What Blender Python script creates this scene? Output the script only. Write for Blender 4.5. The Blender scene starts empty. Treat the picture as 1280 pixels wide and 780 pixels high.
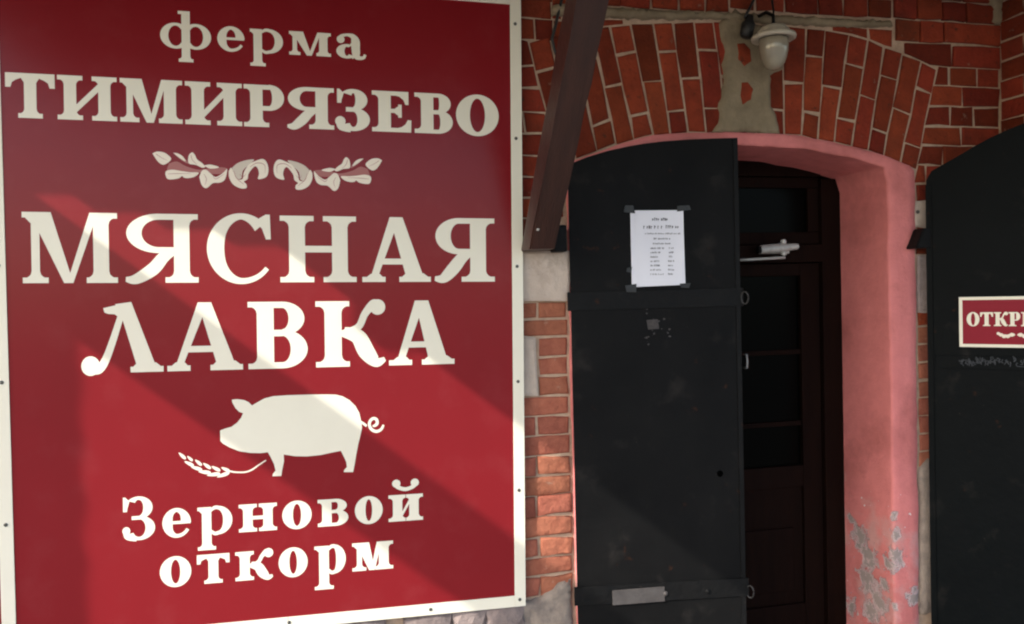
import bpy, bmesh, math, random
from mathutils import Vector, Matrix, noise
from mathutils.geometry import delaunay_2d_cdt
R = math.radians
random.seed(11)
scene = bpy.context.scene
col = scene.collection

# ------------------------------------------------------------------ camera
FPX, CX, CY = 1000.0, 640.0, 390.0          # focal length and centre of the 1280x780 photograph
YAW, PIT, ROL = R(12.96), R(-1.2), R(-1.4)
CAM = Vector((0.0, -2.95, 1.62))
fwd = Vector((math.sin(YAW)*math.cos(PIT), math.cos(YAW)*math.cos(PIT), math.sin(PIT)))
rgt = Vector((math.cos(YAW), -math.sin(YAW), 0))
upv = rgt.cross(fwd)
r2 = math.cos(ROL)*rgt + math.sin(ROL)*upv
u2 = -math.sin(ROL)*rgt + math.cos(ROL)*upv
cd = bpy.data.cameras.new('camera')
cam = bpy.data.objects.new('camera', cd); col.objects.link(cam)
cd.sensor_width = 36; cd.lens = 36*FPX/1280; cd.clip_start = .05; cd.clip_end = 2000
m = Matrix((r2, u2, -fwd)).transposed().to_4x4(); m.translation = CAM
cam.matrix_world = m
scene.camera = cam

# ------------------------------------------------------------------ light
SUN = Vector((1.8, 1.0, -1.45)).normalized()        # direction the light travels
elev = math.asin(-SUN.z)
w = bpy.data.worlds.new('World'); scene.world = w; w.use_nodes = True
nt = w.node_tree; bg = nt.nodes['Background']
sky = nt.nodes.new('ShaderNodeTexSky'); sky.sky_type = 'NISHITA'; sky.sun_disc = False
sky.sun_elevation = elev
sky.sun_rotation = math.atan2(-SUN.x, -SUN.y)       # compass angle from +Y towards +X
sky.dust_density = 2.0
nt.links.new(sky.outputs[0], bg.inputs[0]); bg.inputs[1].default_value = 0.15
sd = bpy.data.lights.new('sun', 'SUN'); sun = bpy.data.objects.new('sun', sd); col.objects.link(sun)
sd.energy = 2.0; sd.angle = R(0.55); sd.color = (1, .95, .87)
sun.rotation_euler = SUN.to_track_quat('-Z', 'Y').to_euler(); sun.location = (-8, -8, 9)
vs = scene.view_settings
vs.view_transform = 'Standard'; vs.look = 'None'; vs.gamma = 1; vs.exposure = 1.50
scene.cycles.use_denoising = True
scene.cycles.max_bounces = 8
scene.cycles.filter_width = 2.1

# ------------------------------------------------------------------ helpers
def at(px, py, y=0.0):
    """point of the plane Y=y seen at a pixel of the photograph"""
    d = fwd + ((px-CX)*r2 - (py-CY)*u2)/FPX
    return CAM + d*((y-CAM.y)/d.y)

def empty(name, loc=(0, 0, 0), label=None, cat=None, group=None):
    o = bpy.data.objects.new(name, None); col.objects.link(o); o.location = loc
    o.empty_display_size = .1
    if label: o['label'] = label
    if cat: o['category'] = cat
    if group: o['group'] = group
    return o

def link(name, bm, mat, parent=None, smooth=False, mw=None):
    """one mesh object; coordinates in the mesh are world coordinates"""
    if mw is not None: bm.transform(mw)
    if parent is not None:
        off = Vector((0, 0, 0)); p = parent
        while p is not None: off += p.location; p = p.parent
        bm.transform(Matrix.Translation(-off))
    bmesh.ops.recalc_face_normals(bm, faces=bm.faces)
    me = bpy.data.meshes.new(name); bm.to_mesh(me); bm.free()
    if smooth:
        for f in me.polygons: f.use_smooth = True
    me.materials.append(mat)
    o = bpy.data.objects.new(name, me); col.objects.link(o)
    if parent is not None: o.parent = parent
    return o

def box(bm, x0, x1, y0, y1, z0, z1, bev=0.0, M=None):
    r = bmesh.ops.create_cube(bm, size=1)
    vs_ = r['verts']
    for v in vs_:
        v.co = Vector(((x0+x1)/2+v.co.x*(x1-x0), (y0+y1)/2+v.co.y*(y1-y0), (z0+z1)/2+v.co.z*(z1-z0)))
        if M is not None: v.co = M @ v.co
    if bev:
        es = list({e for v in vs_ for e in v.link_edges})
        bmesh.ops.bevel(bm, geom=es, offset=bev, segments=2, affect='EDGES', profile=.6)

def lathe(bm, prof, c, axis=Vector((0, 0, 1)), n=32):
    """prof: (radius, height) pairs along axis through c"""
    q = Vector((0, 0, 1)).rotation_difference(axis)
    rings = []
    for r_, h in prof:
        if r_ < 1e-5: rings.append([bm.verts.new(c + q @ Vector((0, 0, h)))])
        else: rings.append([bm.verts.new(c + q @ Vector((r_*math.cos(2*math.pi*i/n), r_*math.sin(2*math.pi*i/n), h))) for i in range(n)])
    for a, b in zip(rings, rings[1:]):
        if len(a) == 1 and len(b) == 1: continue
        for i in range(n):
            j = (i+1) % n
            if len(a) == 1: bm.faces.new((a[0], b[j], b[i]))
            elif len(b) == 1: bm.faces.new((a[i], a[j], b[0]))
            else: bm.faces.new((a[i], a[j], b[j], b[i]))
    for rg in (rings[0], rings[-1]):
        if len(rg) > 1: bm.faces.new(rg)

def tube(bm, pts, r_, n=8):
    pts = [Vector(p) for p in pts]; rings = []
    for i, p in enumerate(pts):
        d = (pts[min(i+1, len(pts)-1)]-pts[max(i-1, 0)]).normalized()
        a = d.orthogonal().normalized() if i == 0 else (rings_a - d*rings_a.dot(d)).normalized()
        rings_a = a; b = d.cross(a)
        rr = r_[i] if isinstance(r_, (list, tuple)) else r_
        rings.append([bm.verts.new(p + a*rr*math.cos(2*math.pi*k/n) + b*rr*math.sin(2*math.pi*k/n)) for k in range(n)])
    for A, B in zip(rings, rings[1:]):
        for k in range(n): bm.faces.new((A[k], A[(k+1) % n], B[(k+1) % n], B[k]))
    bm.faces.new(rings[0][::-1]); bm.faces.new(rings[-1])

def area(p): return .5*sum(p[i][0]*p[(i+1) % len(p)][1]-p[(i+1) % len(p)][0]*p[i][1] for i in range(len(p)))
def ccw(p): return list(p) if area(p) > 0 else list(p)[::-1]

def in_poly(p, x, y):
    c = False
    for i in range(len(p)):
        a, b = p[i], p[i-1]
        if (a[1] > y) != (b[1] > y) and x < (b[0]-a[0])*(y-a[1])/(b[1]-a[1])+a[0]: c = not c
    return c

def union_sheet(polys, to3d, thick_vec=None):
    """union of overlapping 2D polygons as one triangulated sheet (optionally given a thickness)"""
    groups = []                                   # polygons whose boxes touch are triangulated together
    for p in polys:
        bx = [min(q[0] for q in p), max(q[0] for q in p), min(q[1] for q in p), max(q[1] for q in p)]; ps = [p]; keep = []
        for gb, gp in groups:
            if gb[0] <= bx[1] and bx[0] <= gb[1] and gb[2] <= bx[3] and bx[2] <= gb[3]:
                ps = gp+ps; bx = [min(bx[0], gb[0]), max(bx[1], gb[1]), min(bx[2], gb[2]), max(bx[3], gb[3])]
            else: keep.append((gb, gp))
        groups = keep+[(bx, ps)]
    bm = bmesh.new()
    for bx, ps in groups:
        k = 1/max(bx[1]-bx[0], 1e-6)
        V, E, Q = [], [], []
        for p in ps:
            p = [((x-bx[0])*k, (y-bx[2])*k) for x, y in p]
            p = [q for i, q in enumerate(p) if (q[0]-p[i-1][0])**2+(q[1]-p[i-1][1])**2 > 1e-10]
            if len(p) < 3: continue
            b = len(V); V += [Vector(q) for q in p]; n = len(p)
            E += [(b+i, b+(i+1) % n) for i in range(n)]
            Q.append((min(q[0] for q in p), max(q[0] for q in p), p))
        vo, eo, fo, ov, oe, of = delaunay_2d_cdt(V, E, [], 0, 1e-5)
        vv = [bm.verts.new(to3d(v.x/k+bx[0], v.y/k+bx[2])) for v in vo]
        for f in fo:
            cx_ = sum(vo[i].x for i in f)/len(f); cy_ = sum(vo[i].y for i in f)/len(f)
            if any(lo <= cx_ <= hi and in_poly(p, cx_, cy_) for lo, hi, p in Q): bm.faces.new([vv[i] for i in f])
    for v in [v for v in bm.verts if not v.link_faces]: bm.verts.remove(v)
    if thick_vec is not None:
        r = bmesh.ops.extrude_face_region(bm, geom=list(bm.faces))
        bmesh.ops.translate(bm, verts=[g for g in r['geom'] if isinstance(g, bmesh.types.BMVert)], vec=thick_vec)
    return bm

def spline(pts, n=8):
    out = []; P_ = [pts[0]]+list(pts)+[pts[-1]]
    for i in range(1, len(P_)-2):
        for j in range(n):
            t = j/n
            out.append(tuple(.5*(2*b+(-a+c)*t+(2*a-5*b+4*c-d)*t*t+(-a+3*b-3*c+d)*t**3) for a, b, c, d in zip(P_[i-1], P_[i], P_[i+1], P_[i+2])))
    out.append(tuple(pts[-1])); return out
def stroke(pts, n=8):
    """pts: (x, y, width) through which a tapering stroke runs"""
    s = spline(pts, n); L_, Rr = [], []
    for i, (x, y, wd) in enumerate(s):
        a, b = s[max(i-1, 0)], s[min(i+1, len(s)-1)]
        d = Vector((b[0]-a[0], b[1]-a[1])).normalized()
        L_.append((x-d.y*wd/2, y+d.x*wd/2)); Rr.append((x+d.y*wd/2, y-d.x*wd/2))
    return [[L_[i], L_[i+1], Rr[i+1], Rr[i]] for i in range(len(s)-1)]

def prism(pts, y0, y1, bm=None):
    """polygon (x,z) extruded from y0 (front) to y1"""
    bm = bm or bmesh.new()
    pts = ccw(pts)
    a = [bm.verts.new((x, y0, z)) for x, z in pts]; b = [bm.verts.new((x, y1, z)) for x, z in pts]
    n = len(pts)
    bm.faces.new(a); bm.faces.new(b[::-1])
    for i in range(n): bm.faces.new((a[i], b[i], b[(i+1) % n], a[(i+1) % n]))
    return bm

# ------------------------------------------------------------------ materials
def mat(name, base, rough=.7, var=None, scale=8.0, bump=0.0, bscale=40.0, spec=.5, metal=0.0, rnd=0.0, detail=6, coat=0.0, stretch=None):
    m_ = bpy.data.materials.new(name); m_.use_nodes = True
    t = m_.node_tree; N = t.nodes; L = t.links; b = N['Principled BSDF']
    b.inputs['Roughness'].default_value = rough; b.inputs['Metallic'].default_value = metal
    b.inputs['Specular IOR Level'].default_value = spec
    if coat: b.inputs['Coat Weight'].default_value = coat
    tc = N.new('ShaderNodeTexCoord'); src = tc.outputs['Object']
    if stretch:
        mp = N.new('ShaderNodeMapping'); mp.inputs['Scale'].default_value = stretch
        L.new(src, mp.inputs[0]); src = mp.outputs[0]
    m_['_'] = 1
    base = (*base, 1)
    out = None
    if var:
        n = N.new('ShaderNodeTexNoise'); n.inputs['Scale'].default_value = scale; n.inputs['Detail'].default_value = detail
        n.inputs['Roughness'].default_value = .62
        L.new(src, n.inputs['Vector'])
        r_ = N.new('ShaderNodeValToRGB'); r_.color_ramp.elements[0].position = .33; r_.color_ramp.elements[1].position = .68
        r_.color_ramp.elements[0].color = base; r_.color_ramp.elements[1].color = (*var, 1)
        L.new(n.outputs['Fac'], r_.inputs[0]); out = r_.outputs[0]
    if rnd:
        oi = N.new('ShaderNodeObjectInfo'); hs = N.new('ShaderNodeHueSaturation')
        mr = N.new('ShaderNodeMapRange'); mr.inputs[3].default_value = 1-rnd; mr.inputs[4].default_value = 1+rnd
        L.new(oi.outputs['Random'], mr.inputs[0]); L.new(mr.outputs[0], hs.inputs['Value'])
        wn = N.new('ShaderNodeTexWhiteNoise'); wn.noise_dimensions = '1D'; L.new(oi.outputs['Random'], wn.inputs['W'])
        m2 = N.new('ShaderNodeMapRange'); m2.inputs[3].default_value = .495; m2.inputs[4].default_value = .506
        L.new(wn.outputs[0], m2.inputs[0]); L.new(m2.outputs[0], hs.inputs['Hue'])
        if out: L.new(out, hs.inputs['Color'])
        else: hs.inputs['Color'].default_value = base
        out = hs.outputs[0]
    if out: L.new(out, b.inputs['Base Color'])
    else: b.inputs['Base Color'].default_value = base
    if bump:
        n2 = N.new('ShaderNodeTexNoise'); n2.inputs['Scale'].default_value = bscale; n2.inputs['Detail'].default_value = 8
        n2.inputs['Roughness'].default_value = .65
        L.new(src, n2.inputs['Vector'])
        bp = N.new('ShaderNodeBump'); bp.inputs['Strength'].default_value = bump; bp.inputs['Distance'].default_value = .01
        L.new(n2.outputs['Fac'], bp.inputs['Height']); L.new(bp.outputs[0], b.inputs['Normal'])
    return m_

def mix_mask(m_, color, node_mask_out, rough=None):
    t = m_.node_tree; b = t.nodes['Principled BSDF']
    mx = t.nodes.new('ShaderNodeMix'); mx.data_type = 'RGBA'
    inp = b.inputs['Base Color']
    if inp.links: t.links.new(inp.links[0].from_socket, mx.inputs[6])
    else: mx.inputs[6].default_value = inp.default_value
    mx.inputs[7].default_value = (*color, 1)
    t.links.new(node_mask_out, mx.inputs[0]); t.links.new(mx.outputs[2], inp)

def noise_mask(m_, scale, lo, hi, zlo=None, zhi=None, coord='Object', rough=.6, xr=None):
    """noise threshold, optionally faded out with height (bounded wear)"""
    t = m_.node_tree; N = t.nodes; L = t.links
    tc = N.new('ShaderNodeTexCoord')
    n = N.new('ShaderNodeTexNoise'); n.inputs['Scale'].default_value = scale; n.inputs['Detail'].default_value = 7; n.inputs['Roughness'].default_value = rough
    L.new(tc.outputs[coord], n.inputs['Vector'])
    v = n.outputs['Fac']
    if zlo is not None:
        sx = N.new('ShaderNodeSeparateXYZ'); L.new(tc.outputs[coord], sx.inputs[0])
        zr = N.new('ShaderNodeMapRange'); zr.inputs[1].default_value = zlo; zr.inputs[2].default_value = zhi
        zr.inputs[3].default_value = 0; zr.inputs[4].default_value = -.5; L.new(sx.outputs['Z'], zr.inputs[0])
        ad = N.new('ShaderNodeMath'); ad.operation = 'ADD'; L.new(v, ad.inputs[0]); L.new(zr.outputs[0], ad.inputs[1]); v = ad.outputs[0]
    mr = N.new('ShaderNodeMapRange'); mr.inputs[1].default_value = lo; mr.inputs[2].default_value = hi; L.new(v, mr.inputs[0])
    return mr.outputs[0]

M = {}
M['brick'] = mat('brick', (.250, .040, .0185), .92, (.165, .027, .0135), 11, 1.0, 48, spec=.15, rnd=.38)
mix_mask(M['brick'], (.070, .024, .014), noise_mask(M['brick'], 3.2, .55, .85))
mix_mask(M['brick'], (.075, .026, .016), noise_mask(M['brick'], 38, .60, .74))
M['brick_worn_sunlit'] = mat('brick_worn_sunlit', (.40, .138, .084), .92, (.27, .082, .052), 18, .9, 45, spec=.2, rnd=.16)  # worn brick, with the pilaster's sunlit tone put into its colour
mix_mask(M['brick_worn_sunlit'], (.44, .27, .19), noise_mask(M['brick_worn_sunlit'], 26, .64, .76))
mix_mask(M['brick'], (.34, .26, .19), noise_mask(M['brick'], 22, .66, .84))
M['mortar'] = mat('mortar', (.54, .39, .28), .95, (.40, .28, .20), 30, .7, 90, spec=.2)
M['cement'] = mat('cement', (.29, .23, .15), .95, (.18, .14, .09), 9, .7, 40, spec=.2)
M['plaster'] = mat('plaster', (.33, .27, .22), .95, (.19, .155, .135), 16, .9, 30, spec=.2)
M['stone'] = mat('stone', (.60, .50, .42), .95, (.44, .35, .285), 7, .8, 34, spec=.2)
mix_mask(M['stone'], (.20, .15, .12), noise_mask(M['stone'], 6, .58, .76))
M['rubble'] = mat('rubble', (.20, .16, .15), .95, (.30, .24, .22), 14, 1.0, 45, spec=.2, rnd=.35)
M['pink'] = mat('pink', (.70, .225, .215), .7, (.60, .185, .178), 9, .5, 34, spec=.25)
mix_mask(M['pink'], (.40, .115, .105), noise_mask(M['pink'], 2.6, .50, .72))
mix_mask(M['pink'], (.60, .30, .28), noise_mask(M['pink'], 5, .50, .62, .55, 1.05))
mix_mask(M['pink'], (.74, .66, .64), noise_mask(M['pink'], 24, .655, .67, .72, 1.05))
M['red'] = mat('red', (.215, .0120, .0165), .20, (.195, .0105, .0145), 1.5, .05, 2.2, spec=.19)
mix_mask(M['red'], (.225, .022, .026), noise_mask(M['red'], 7, .52, .85))
M['cream'] = mat('cream', (.80, .765, .635), .3, (.765, .725, .60), 4, spec=.35)
M['ivory'] = mat('ivory', (.80, .72, .60), .4, spec=.4)
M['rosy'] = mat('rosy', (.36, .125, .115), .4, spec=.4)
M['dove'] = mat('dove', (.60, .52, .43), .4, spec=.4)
M['iron'] = mat('iron', (.0045, .0045, .0047), .55, (.0075, .0073, .0072), 3.2, .6, 5, spec=.09)
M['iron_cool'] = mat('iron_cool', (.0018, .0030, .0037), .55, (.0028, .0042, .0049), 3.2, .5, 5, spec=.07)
M['iron_bar'] = mat('iron_bar', (.0052, .0054, .0058), .5, (.0085, .0082, .008), 12, .5, 30, spec=.11)
for k_ in ('iron', 'iron_cool', 'iron_bar'):
    mix_mask(M[k_], (.024, .021, .019), noise_mask(M[k_], 7, .58, .82))
    mix_mask(M[k_], (.045, .036, .030), noise_mask(M[k_], 55, .70, .76))
    mix_mask(M[k_], (.030, .013, .008), noise_mask(M[k_], 16, .66, .74))
M['steel'] = mat('steel', (.055, .048, .046), .55, (.085, .076, .072), 20, .3, 40, metal=.2)
M['iron_ring'] = mat('iron_ring', (.010, .0095, .0095), .5)
M['residue'] = mat('residue', (.060, .050, .048), .8, (.03, .028, .028), 60)
M['hole'] = mat('hole', (.001, .001, .001), .9, spec=0)
M['red_matt'] = mat('red_matt', (.25, .010, .026), .4, (.23, .009, .023), 3, spec=.12)
M['screw'] = mat('screw', (.10, .10, .09), .45, metal=.8)
M['wood_dark'] = mat('wood_dark', (.050, .018, .012), .42, (.030, .011, .008), 5, .35, 22, spec=.45, stretch=(6, 1, 1))
M['door_wood'] = mat('door_wood', (.0095, .0036, .0022), .65, (.006, .0022, .0015), 6, .3, 24, spec=.06, stretch=(5, 5, .6))
M['glass'] = mat('glass', (.0008, .0010, .0008), .22, spec=.035)
M['closer'] = mat('closer', (.50, .49, .46), .4, (.36, .35, .33), 30, metal=.2)
M['paper'] = mat('paper', (.80, .80, .86), .75, (.76, .76, .83), 6, .15, 9)
M['ink'] = mat('ink', (.16, .16, .18), .8)
M['tape'] = mat('tape', (.016, .015, .014), .4, (.007, .007, .007), 60, .4, 40)
M['porcelain'] = mat('porcelain', (.50, .46, .37), .35, (.42, .38, .30), 9)
M['frosted'] = mat('frosted', (.30, .27, .20), .18, (.24, .21, .155), 10, spec=.5, coat=.4)
M['cable'] = mat('cable', (.012, .012, .012), .5)
M['chalk'] = mat('chalk', (.055, .060, .068), .9, (.018, .021, .024), 90)
M['ground'] = mat('ground', (.16, .15, .14), .95, (.22, .205, .19), 3, .5, 30)
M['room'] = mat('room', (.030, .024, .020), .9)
M['deck'] = mat('deck', (.10, .055, .035), .8, (.07, .038, .025), 6, .3, 30, stretch=(6, 1, 1))

# ------------------------------------------------------------------ ground and room behind the door
bm = bmesh.new(); bmesh.ops.create_grid(bm, x_segments=8, y_segments=8, size=400)
g = link('ground', bm, M['ground']); g['kind'] = 'structure'
bm = bmesh.new()
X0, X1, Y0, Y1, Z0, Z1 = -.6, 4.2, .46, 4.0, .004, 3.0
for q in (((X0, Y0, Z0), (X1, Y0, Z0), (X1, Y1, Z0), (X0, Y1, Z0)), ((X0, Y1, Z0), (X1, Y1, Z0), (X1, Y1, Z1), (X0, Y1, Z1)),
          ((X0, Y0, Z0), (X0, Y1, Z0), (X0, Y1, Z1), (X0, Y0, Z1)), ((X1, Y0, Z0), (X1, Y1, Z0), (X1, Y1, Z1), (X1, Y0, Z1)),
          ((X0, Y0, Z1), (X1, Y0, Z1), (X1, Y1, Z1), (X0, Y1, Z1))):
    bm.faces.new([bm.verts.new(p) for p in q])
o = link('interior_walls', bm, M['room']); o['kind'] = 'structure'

# ------------------------------------------------------------------ the brick wall
wall = empty('brick_wall', (1.6, 0, 0), 'old red brick wall with a segmental arch over the doorway', 'wall')
INT = [(700, 207), (720, 200), (746, 190), (771, 181), (793, 175), (817, 169.5), (838.5, 167.5), (861, 166.5), (884, 166), (910, 166), (935, 166.5),
       (960, 167), (981, 168.5), (1003, 170), (1023, 175), (1043, 178), (1065, 183), (1085, 189), (1105, 195.5), (1126, 204), (1146, 212)]
EXT = [(660, 51), (688, 44), (715, 39), (740, 35), (763, 32), (788, 29), (817, 28), (841.5, 27), (868, 26), (892, 27), (921, 28),
       (950, 30), (979, 32), (1008, 34), (1032, 37), (1061.5, 43), (1086, 49), (1106, 58), (1129, 66), (1152, 77), (1172, 86)]
xz = lambda p: (at(*p).x, at(*p).z)
INTW = [xz(p) for p in INT]; EXTW = [xz(p) for p in EXT]

def offset_poly(p, d):
    p = ccw(p); n = len(p); out = []
    for i in range(n):
        a, b, c = Vector(p[i-1]), Vector(p[i]), Vector(p[(i+1) % n])
        e1 = (b-a).normalized(); e2 = (c-b).normalized()
        n1 = Vector((-e1.y, e1.x)); n2 = Vector((-e2.y, e2.x))
        k = 1+n1.dot(n2)
        out.append(tuple(b + (n1+n2)*(d/max(k, .3))))
    return out

def brick_mesh(poly, yf, joint=.004, jit=.0024, depth=.03, cham=.0055, spall=0.0):
    p = offset_poly(poly, joint)
    if area(p) < 2e-4: return None
    q = []
    for i in range(len(p)):
        a, b = Vector(p[i]), Vector(p[(i+1) % len(p)])
        k = 2 if (b-a).length > .11 else 1
        for j in range(k): q.append(a.lerp(b, (j+random.uniform(-.15, .15)*(j > 0))/k))
    q = [v+Vector((random.gauss(0, jit), random.gauss(0, jit))) for v in q]
    r_ = [Vector(v) for v in offset_poly([tuple(v) for v in q], cham)]
    bm = bmesh.new(); n = len(q)
    if area([tuple(v) for v in q]) < 0: q = q[::-1]
    A = [bm.verts.new((v.x, yf+depth, v.y)) for v in q]
    B = [bm.verts.new((v.x, yf+.0035+random.uniform(0, .002), v.y)) for v in q]
    C_ = [bm.verts.new((v.x, yf+random.uniform(-.0012, .0012), v.y)) for v in r_]
    for i in range(n):
        j = (i+1) % n
        bm.faces.new((A[i], A[j], B[j], B[i])); bm.faces.new((B[i], B[j], C_[j], C_[i]))
    c = sum(((v.co) for v in C_), Vector())/n
    cv = bm.verts.new((c.x, yf-random.uniform(0, .002), c.z))
    ff = [bm.faces.new((C_[i], C_[(i+1) % n], cv)) for i in range(n)]
    if spall:                                     # flaked, hollowed face
        es = list({e for f in ff for e in f.edges})
        rr = bmesh.ops.subdivide_edges(bm, edges=es, cuts=2, use_grid_fill=True)
        for v in {v for f in bm.faces for v in f.verts}:
            if v.co.y < yf+.003: v.co.y += random.uniform(-.2, 1)*spall; v.co.z += random.gauss(0, spall*.25)
    return bm

def brick(poly, yf=0.0, m_='brick', parent=None, name='brick', **k):
    bm = brick_mesh(poly, yf+random.uniform(-.003, .002), **k)
    if bm is not None: return link(name, bm, M[m_], parent or wall, smooth=bool(k.get('spall')))

def clip(poly, a, b):
    """keep the part of poly to the left of the line a->b"""
    out = []; n = len(poly)
    s = lambda p: (b[0]-a[0])*(p[1]-a[1])-(b[1]-a[1])*(p[0]-a[0])
    for i in range(n):
        p, q = poly[i], poly[(i+1) % n]; sp, sq = s(p), s(q)
        if sp >= 0: out.append(p)
        if sp*sq < 0:
            t = sp/(sp-sq); out.append((p[0]+t*(q[0]-p[0]), p[1]+t*(q[1]-p[1])))
    return out

def interp(pts, x):
    for a, b in zip(pts, pts[1:]):
        if a[0] <= x <= b[0]: return a[1]+(b[1]-a[1])*(x-a[0])/(b[0]-a[0])
    return pts[0][1] if x < pts[0][0] else pts[-1][1]

# arch ring: columns of one stretcher and two headers, then two stretchers, in turn
for i in range(20):
    a, b, c, d = EXTW[i], EXTW[i+1], INTW[i+1], INTW[i]
    A = (i % 2 == 0) if i < 11 else (i % 2 == 1)
    cuts = [0, .25+random.uniform(-.015, .015), .78+random.uniform(-.015, .015), 1] if A else [0, .51+random.uniform(-.02, .02), 1]
    L_ = lambda p, q, t: (p[0]+(q[0]-p[0])*t, p[1]+(q[1]-p[1])*t)
    for t0, t1 in zip(cuts, cuts[1:]):
        brick([L_(a, d, t0), L_(b, c, t0), L_(b, c, t1), L_(a, d, t1)], -.002, name='arch_brick', joint=.0052, jit=.0022)

# right of the arch, course by course (pixel rows of the joints, pixel columns of the head joints)
def px_course(y0, y1, xs, xref, yf=0.0, clipper=None, m_='brick'):
    z0, z1 = at(xref, y1).z, at(xref, y0).z
    ym = (y0+y1)/2
    X = [at(x, ym).x for x in xs]
    for a, b in zip(X, X[1:]):
        p = [(a, z0), (b, z0), (b, z1), (a, z1)]
        if clipper: p = clipper(p)
        if p and len(p) > 2: brick(p, yf, m_)
skewR = (EXTW[-1], INTW[-1]); skewL = (EXTW[0], INTW[0])
def clipR(p):
    p = clip(p, INTW[-1], (EXTW[-1][0], EXTW[-1][1]))  # left of upward line is the arch side
    return p
def keepR(p): return clip(p, EXTW[-1], INTW[-1])
def keepL(p): return clip(p, INTW[0], EXTW[0])
def above(p):
    c = sum(q[0] for q in p)/len(p)
    for i in range(20):
        if EXTW[i][0] <= c <= EXTW[i+1][0]: return clip(p, EXTW[i], EXTW[i+1])
    return p
XE = 1250
rows = [(-22, 3, (1117, 1142, 1172, 1203, XE)), (3, 28, (1117, 1145.7, 1177, 1206.8, XE)), (28, 56, (1119, 1148.7, 1179, XE))]
for y0, y1, xs in rows: px_course(y0, y1, xs, 1200, -.010)
px_course(56, 84, (1131, 1190, XE), 1200, -.006, above)
for y0, y1, xs in ((84, 108, (1160, 1187.5, 1222, XE)), (108, 133, (1160, 1203.8, XE)), (133, 158, (1150, 1188.5, 1217.4, XE)),
                   (158, 182, (1146, 1201.8, XE)), (182, 206.5, (1140, 1179, 1216, XE)), (206.5, 229, (1138, 1158, 1200, XE))):
    px_course(y0, y1, xs, 1200, 0, keepR)
px_course(34, 57, (1040, 1087, 1117), 1080, .002, above)
# above the ledge
px_course(-14, 10, (640, 690, 735, 775, 814, 848, 882, 912), 800, -.004)
px_course(-8, 17, (912, 945, 981, 1023, 1054, 1085, 1115), 1000, -.004)
# left of the arch
for y0, y1, xs in ((-6, 21.5, (628, 690, 702)), (21.5, 49, (628, 668.6, 692, 720))):
    px_course(y0, y1, xs, 655)
px_course(22, 44, (720, 748, 780), 750, 0, above)
for y0, y1, xs in ((49, 81.5, (622, 645, 690)), (81.5, 109, (622, 690)), (109, 140, (622, 650, 700)), (140, 166, (622, 655.5, 700)),
                   (166, 194.5, (622, 700)), (194.5, 221, (622, 648, 700)), (221, 247, (622, 700)), (247, 273, (622, 670, 706)), (273, 296, (622, 700)), (296, 315, (622, 660, 706))):
    px_course(y0, y1, xs, 655, 0, keepL if y1 < 222 else None)
# pilaster between the sign and the doorway
PX0, PXR = .665, .898
ys = [376.7, 399, 421, 446, 470, 495, 519.4, 544, 569.8, 594.4, 617.8, 645.2, 671, 695.7, 719, 744]
jo = [672, None, 'w', 'w', 'w', None, 671, None, 671, None, 671, None, 675, None, 675]
for (y0, y1), j in zip(zip(ys, ys[1:]), jo):
    z0, z1 = at(685, y1).z, at(685, y0).z
    X = [PX0]
    if j == 'w': X = [at(673, (y0+y1)/2).x]
    elif j: X.append(at(j, (y0+y1)/2).x)
    X.append(PXR)
    for a, b in zip(X, X[1:]):
        brick([(a, z0), (b, z0), (b, z1), (a, z1)], 0.0 if y0 < 560 else -.0065, 'brick_worn_sunlit',
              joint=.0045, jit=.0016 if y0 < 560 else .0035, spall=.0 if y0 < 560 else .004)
# strip between the doorway and the open shutter, and on behind it
z = at(1150, 229).z; k = 0
while z > .87:
    x = 2.462; first = True
    while x < 2.87:
        L_ = .127 if (first and k % 2) else .255
        xb = min(x+L_, 2.884)
        if xb-x > .04: brick([(x, z-.0767), (xb, z-.0767), (xb, z), (x, z)], .001, 'brick' if z > 1.45 else 'brick_worn_sunlit')
        x = xb; first = False
    z -= .0767; k += 1

# wall core (mortar) with the opening cut out
xl, xr = .905, 2.452
def opening(dx=0.0, dz=0.0):
    top = [(x, interp(INTW, x)-dz) for x in [xl+dx+(xr-xl-2*dx)*i/28 for i in range(29)]]
    return [(xl+dx, 0.0)] + top + [(xr-dx, 0.0)]
op = opening(.004, .0)
strips = []
bm = bmesh.new()
def quadstrip(poly): prism(poly, .0055, .34, bm)
quadstrip([(-6, -.2), (op[0][0], -.2), (op[0][0], op[1][1]), (-6, op[1][1])])
quadstrip([(op[-1][0], -.2), (9, -.2), (9, op[-2][1]), (op[-1][0], op[-2][1])])
tops = op[1:-1]
quadstrip([(-6, tops[0][1])] + tops + [(9, tops[-1][1]), (9, 4.6), (-6, 4.6)])
link('mortar_bed', bm, M['mortar'], wall)

# bricks higher up and farther left, out of the picture, joined
bm = bmesh.new(); k = 0; z = 2.80
while z < 4.5:
    x = -6 + .13*(k % 2)
    while x < 8.8:
        if not (z < 2.93 and .6 < x < 2.95): box(bm, x+.004, x+.246, -.001, .03, z+.004, z+.079)
        x += .25
    z += .083; k += 1
k = 0; z = .25
while z < 2.79:
    x = -5.9 + .13*(k % 2)
    while x < -1.3: box(bm, x+.004, x+.246, -.001, .03, z+.004, z+.073); x += .25
    z += .077; k += 1
o = link('far_bricks', bm, M['brick'], wall); o['kind'] = 'stuff'

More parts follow.
